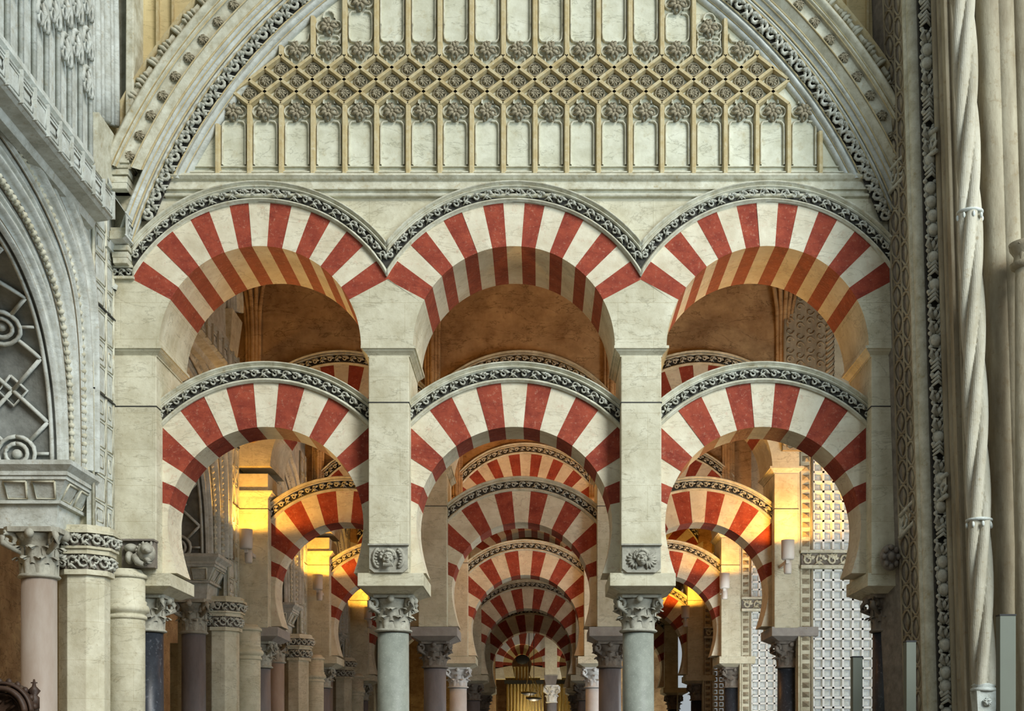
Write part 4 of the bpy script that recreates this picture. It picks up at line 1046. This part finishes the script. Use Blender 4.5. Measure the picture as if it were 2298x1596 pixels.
# column loudspeakers
for (pa,pb,yt_,Yp,lb) in ((1914,1936,1475,16.7,'slim grey green column loudspeaker standing in the right arch before the lattice'),(2034,2056,1440,15.8,'slim grey green column loudspeaker against the carved strip of the right pier'),(2244,2280,1381,14.6,'wide grey green column loudspeaker at the right edge beside the twisted column')):
    xa,xb4=X(pa,Yp),X(pb,Yp); t=thing('column_speaker',lb,'loudspeaker',((xa+xb4)/2,Yp,0))
    mb=MB(); mb.box(xa,xb4,Yp,Yp+.13,.9,Z(yt_,Yp)); mb.build('cabinet',M['speaker'],t,bevel=.006)
    mb=MB(); mb.box(xa-.004,xb4+.004,Yp-.006,Yp+.135,Z(yt_,Yp)-.004,Z(yt_,Yp)+.012); mb.build('top_cap',M['iron'],t)
    mb=MB(); mb.box((xa+xb4)/2-.015,(xa+xb4)/2+.015,Yp+.05,Yp+.08,.02,.9); mb.box(xa-.08,xb4+.08,Yp-.05,Yp+.2,0,.02); mb.build('stand',M['iron'],t)
# small lion boss on right pilaster
t=thing('carved_boss','small round carved boss on the shaded right end pilaster','sculpture',(X(1996),16.95,Z(1252)))
mb=MB(); c=(X(1996),16.98,Z(1252)); mb.ell(c,(.13,.07,.17),14,10)
for k_ in range(8): mb.ell((c[0]+.09*cos(k_*pi/4),c[1]-.06,c[2]+.12*sin(k_*pi/4)),(.035,.05,.04),7,5)
mb.ell((c[0],c[1]-.08,c[2]),(.05,.05,.06),8,6); mb.build('boss',M['dcap'],t)
# dark carved crest bottom left
Yd=12.5
t=thing('carved_wooden_crest','dark carved wooden arched crest with a finial at the bottom left corner','furniture',(X(20,Yd),Yd,0))
mb=MB(); c=(X(8,Yd),Z(1600,Yd)); u_=Yd/F
for r0,r1,d in ((62,70,.06),(48,60,.1),(40,46,.05)):
    prof=[(r0*u_,Yd),(r0*u_,Yd-d),((r0+r1)/2*u_,Yd-d-.02),(r1*u_,Yd-d),(r1*u_,Yd)]
    sweep_arc(mb,c[0],c[1],prof,lambda r:(0,pi),24,Yd+.12)
for k_ in range(9):
    a=.2+k_*.3; mb.ell((c[0]+70*u_*cos(a),Yd+.0,c[1]+70*u_*sin(a)),(.03,.03,.035),7,5)
mb.build('arched_rim',M['wood'],t)
mb=MB(); mb.prism([(c[0]+39*u_*cos(a),c[1]+39*u_*sin(a)) for a in [q*pi/14 for q in range(15)]],Yd+.02,Yd+.08)
mb.box(c[0]-75*u_,c[0]+75*u_,Yd,Yd+.2,0,c[1]); mb.build('panel',M['wood'],t)
mb=MB(); fx=X(72,Yd); mb.lathe(fx,Yd+.05,[(.05,Z(1590,Yd)),(.05,Z(1565,Yd)),(.03,Z(1560,Yd)),(.06,Z(1550,Yd)),(.02,Z(1540,Yd)),(.008,Z(1524,Yd))],12)
mb.tube([(fx-.03,Yd+.05,Z(1532,Yd)),(fx+.03,Yd+.05,Z(1532,Yd))],.006,5); mb.build('finial',M['wood'],t)
mb=MB()
for s in (-1,1): mb.tube([(c[0]+s*.03,Yd,c[1]+.02),(c[0]+s*.11,Yd-.03,c[1]+.07),(c[0]+s*.08,Yd,c[1]+.13),(c[0]+s*.02,Yd,c[1]+.1)],.015,6)
mb.build('scrolls',M['wood'],t)
# ------------------------------------------------------------------ lamps
def lamp(px,py,Y,k,side,power,white=False):
    x=X(px,Y); z=Z(py,Y)
    t=thing('wall_spotlight',f'cylindrical wall spotlight on the {side} pilaster of the {ROWN[k]} arcade, aimed upward','lamp',(x,Y,z))
    mb=MB(); s=1 if side=='left' else -1
    mb.lathe(x,Y,[(.10,z-.19),(.115,z-.16),(.115,z+.15),(.10,z+.15),(.095,z+.1),(.02,z+.1)],18); 
    hd=mb.build('lamp_housing',M['lampm'],t)
    mb=MB(); mb.lathe(x+.02,Y+.12,[(.06,z-.42),(.07,z-.38),(.07,z-.2)],12); mb.box(x-.03,x+.03,Y,Y+.68,z-.25,z-.19); mb.build('bracket',M['lampm'],t)
    mb=MB(); mb.lathe(x,Y,[(.001,z+.11),(.08,z+.11)],16,cap=False); mb.build('bulb',emis('warm_bulb',(1,.72,.3),12),t)
    L=bpy.data.lights.new('spot_light','SPOT'); L.energy=power; L.spot_size=R_(168); L.spot_blend=.25; L.shadow_soft_size=.08
    L.color=(1,.9,.75) if white else (1,.44,.05)
    o=bpy.data.objects.new('spot_light',L); C.objects.link(o); o.location=(x+.0,Y-.05,z+.17); o.rotation_euler=(pi,0,0)
    o.rotation_euler=(pi-.12,s*.0,0)
LP=.62
def beam(x,y,z,tx,ty,tz,e,ang):
    from mathutils import Vector
    L=bpy.data.lights.new('spot_beam','SPOT'); L.energy=e; L.spot_size=R_(ang); L.spot_blend=.3; L.shadow_soft_size=.06; L.color=(1,.52,.14)
    o=bpy.data.objects.new('spot_beam',L); C.objects.link(o); o.location=(x,y,z); o.rotation_euler=(Vector((tx,ty,tz))-Vector((x,y,z))).to_track_quat('-Z','Y').to_euler()
beam(X(556,23.2),23.1,Z(1190,23.2)+.2,AC[0]+.2,18.0,7.3,1000,44)
beam(X(1762,23.2),23.1,Z(1215,23.2)+.2,AC[2]-.1,18.0,7.2,1100,46)
lamp(552,1208,Y0+ROW-.62,1,'left',230*LP)
lamp(713,1305,Y0+2*ROW-.62,2,'left',240*LP)
lamp(826,1375,Y0+3*ROW-.62,3,'left',200*LP)
lamp(1768,1232,Y0+ROW-.62,1,'right',300*LP)
lamp(1626,1302,Y0+2*ROW-.62,2,'right',160*LP)
lamp(1538,1372,Y0+3*ROW-.6,3,'right',260*LP)
# ------------------------------------------------------------------ far end
YF=53.0; uf=YF/F
def far_arch(cxp,lb,col1,col2,Y,r0,r1,cy,drop,start=10):
    u_=Y/F; cx=X(cxp,Y); cz=Z(cy,Y); t=thing('far_arch',lb,'arch',(cx,Y,cz))
    n=13; a0=R_(-start)
    for i in range(n):
        w=wedge(cx,cz,r0*u_,lambda a:min(r1,61.5/max(.001,abs(cos(a))))*u_,a0+(pi-2*a0)*i/n,a0+(pi-2*a0)*(i+1)/n,Y,Y+.5,3)
        w.build('red_voussoir' if i%2==0 else 'cream_voussoir',M[col1 if i%2==0 else col2],t)
    for s in (-1,1):
        mb=MB(); pts=[(cx+s*r0*u_*cos(a0),cz+r0*u_*sin(a0)),(cx+s*min(r1,61.5)*u_,cz+r0*u_*sin(a0)),(cx+s*min(r1,61.5)*u_,cz-drop*u_),(cx+s*(r0-6)*u_,cz-drop*u_)]
        mb.prism(pts,Y,Y+.5); mb.build('springer',M['vcream'],t)
    return t
far_arch(1173,'small brightly lit arch with pale red stripes at the far end','red','white',YF,45,78,1490,34)
far_arch(1300,'small red and ochre striped arch at the far end, right of the plain pier','red','yellow',YF,45,78,1490,34)
far_arch(1171,'inner ochre and red striped arch framing the gilded grille','red','yellow',YF+1.6,22,46,1490,30,10)
far_arch(1297,'inner ochre and red arch at the far end, right of the plain pier','red','yellow',YF+1.6,22,46,1490,30,10)
t=thing('far_pier','plain pale square pier at the far end between two small arches','pier',(X(1236,YF),YF,0))
mb=MB(); mb.box(X(1223,YF),X(1250,YF),YF-.2,YF+.5,Z(1517,YF),Z(1400,YF)); mb.build('pier_shaft',M['vcream'],t)
mb=MB(); mb.frus(X(1236,YF),YF+.15,Z(1538,YF),.2,.3,Z(1517,YF),.27,.4); mb.build('abacus',M['greym'],t)
mb=MB(); capital(mb,X(1238,YF),YF+.1,Z(1578,YF),Z(1538,YF)-Z(1578,YF),.2,.28); mb.build('capital',M['white'],t)
mb=MB(); mb.lathe(X(1238,YF),YF+.1,[(.2,0),(.2,Z(1578,YF))],16); mb.build('shaft',M['greym'],t)
mb=MB(); mb.box(-9,5.8,57,57.2,0,12); mb.build('wall_back',M['brown'],kind='structure')
mb=MB(); mb.box(X(1050,YF),X(1112,YF),YF,YF+.4,0,6); mb.box(X(1362,YF),X(1420,YF),YF,YF+.4,0,6); mb.box(-8,8,YF+.2,YF+.5,Z(1415,YF),12); mb.build('wall_far_arcade',M['brown'],kind='structure')
# gilded grille
for (pa,pb,top,lb) in ((1138,1218,1492,'gilded vertical bar grille at the far end under the small arch'),(1254,1300,1494,'gilded bar grille at the far end right of the plain pier')):
    Y=YF+2.2; t=thing('gilded_grille',lb,'grille',(X((pa+pb)/2,Y),Y,0))
    mb=MB(); mb.box(X(pa,Y),X(pb,Y),Y+.12,Y+.2,0,Z(1496,Y)); mb.build('backing',M['yellow'],t)
    n=int((pb-pa)/7)
    for i in range(n+1):
        mb=MB(); x_=X(pa+(pb-pa)*i/n,Y); mb.tube([(x_,Y,0),(x_,Y,Z(top+ (abs(i-n/2)/n)*26,Y))],.035,6); mb.build('bar',M['brass'],t)
    mb=MB(); mb.box(X(pa-6,Y),X(pb+2,Y),Y-.08,Y+.1,Z(1535,Y),Z(1527,Y)); mb.build('lintel',M['iron'],t)
mb=MB(); Y=YF+2.1; mb.ell((X(1173,Y),Y-.9,Z(1484,Y)),(.27,.06,.20),14,10); tag(mb.build('round_opening',M['iron']),'dark round opening above the gilded grille at the far end','opening')
# hanging oil lamps
for i,(px,py,Y) in enumerate(((1187,1556,50),(1198,1568,49.5))):
    x=X(px,Y); z=Z(py,Y); t=thing('hanging_lamp',('upper' if i==0 else 'lower')+' of two wide brass dish lamps hanging on thin chains in the central aisle','lamp',(x,Y,z))
    mb=MB(); r=18*Y/F; mb.lathe(x,Y,[(.02,z-.10),(r*.5,z-.08),(r*.85,z-.03),(r,z),(r*1.02,z+.02),(r*.97,z+.03),(r*.6,z-.02),(.02,z-.04)],28); mb.build('dish',M['iron'],t)
    mb=MB(); mb.lathe(x,Y,[(r*1.0,z+.012),(r*1.035,z+.02),(r*1.035,z+.05),(r*1.0,z+.055)],28,cap=False); mb.build('rim',M['brass'],t)
    for a in (0,2.1,4.2):
        mb=MB(); mb.tube([(x+r*cos(a),Y+r*sin(a),z+.04),(x,Y,z+.75)],.014,5); mb.build('chain',M['brass'],t)
    mb=MB(); mb.tube([(x,Y,z+.75),(x,Y,ZTOP-.2)],.012,5); mb.build('suspension_cable',M['iron'],t)
# ------------------------------------------------------------------ light, world, camera
sc_=bpy.context.scene
w=bpy.data.worlds.new('World'); sc_.world=w; w.use_nodes=True; nt=w.node_tree; bg=nt.nodes['Background']
bg.inputs[0].default_value=(.86,.95,1.0,1); bg.inputs[1].default_value=.45
def sun(name,d,e,col,ang):
    L=bpy.data.lights.new(name,'SUN'); L.energy=e; L.color=col; L.angle=R_(ang); o=bpy.data.objects.new(name,L); C.objects.link(o)
    from mathutils import Vector
    o.rotation_euler=Vector(d).to_track_quat('-Z','Y').to_euler()
sun('daylight',(-.80,1.0,-.80),2.7,(1,.965,.89),20)
def area(name,loc,rot,sx,sy,e,col):
    L=bpy.data.lights.new(name,'AREA'); L.shape='RECTANGLE'; L.size=sx; L.size_y=sy; L.energy=e; L.color=col; o=bpy.data.objects.new(name,L); C.objects.link(o); o.location=loc; o.rotation_euler=rot
for k,(e1,e2) in ((1,(45,14)),(2,(170,14)),(3,(14,3)),(4,(5,2))):   # unseen point lights added to warm and brighten the aisles
    for e,z,c,x in ((e1,7.4,(1,.45,.12),-.3),(e2,2.8,(1,.85,.68),-.3)):
        L=bpy.data.lights.new('aisle_fill','POINT'); L.energy=e; L.color=c; L.shadow_soft_size=.3
        o=bpy.data.objects.new('aisle_fill',L); C.objects.link(o); o.location=(x,Y0+ROW*(k-.4),z)
area('window_and_fill_daylight',(6.4,20.2,4.2),(R_(90),0,R_(36)),3.0,5.5,330,(.9,.97,1))
area('nave_cool_fill',(9.5,6.5,8.5),(R_(68),0,R_(52)),5,7,1500,(.78,.92,1))  # cool area light added from the right; no window stands here
area('window_and_fill_daylight',(5.0,28.0,3.6),(R_(90),0,R_(70)),3.0,4.5,260,(.9,.97,1))
area('window_and_fill_daylight',(5.3,29.2,3.2),(R_(90),0,R_(10)),.8,3.5,25,(.9,.97,1))  # small area light added just to brighten the lattice it faces
area('window_and_fill_daylight',(5.0,35.0,3.6),(R_(90),0,R_(90)),3.0,4.5,14,(.9,.97,1))
L=bpy.data.lights.new('chapel_lamp','POINT'); L.energy=170; L.color=(1,.85,.6); L.shadow_soft_size=.2; o=bpy.data.objects.new('chapel_lamp',L); C.objects.link(o); o.location=(-.2,YF-2.5,2.6)
L=bpy.data.lights.new('chapel_lamp','POINT'); L.energy=120; L.color=(1,.75,.25); L.shadow_soft_size=.2; o=bpy.data.objects.new('chapel_lamp',L); C.objects.link(o); o.location=(X(1173,YF),YF+.9,2.2)
cam=bpy.data.cameras.new('camera'); co=bpy.data.objects.new('camera',cam); C.objects.link(co)
cam.sensor_fit='HORIZONTAL'; cam.sensor_width=36; cam.lens=36*F/2298
cam.shift_x=(1149-VX)/2298; cam.shift_y=(VY-798)/2298; cam.clip_end=300
co.location=(0,0,EYE); co.rotation_euler=(pi/2,0,0); sc_.camera=co
v=sc_.view_settings; v.view_transform='Standard'; v.look='None'; v.gamma=1; v.exposure=-.1; v.use_curve_mapping=False
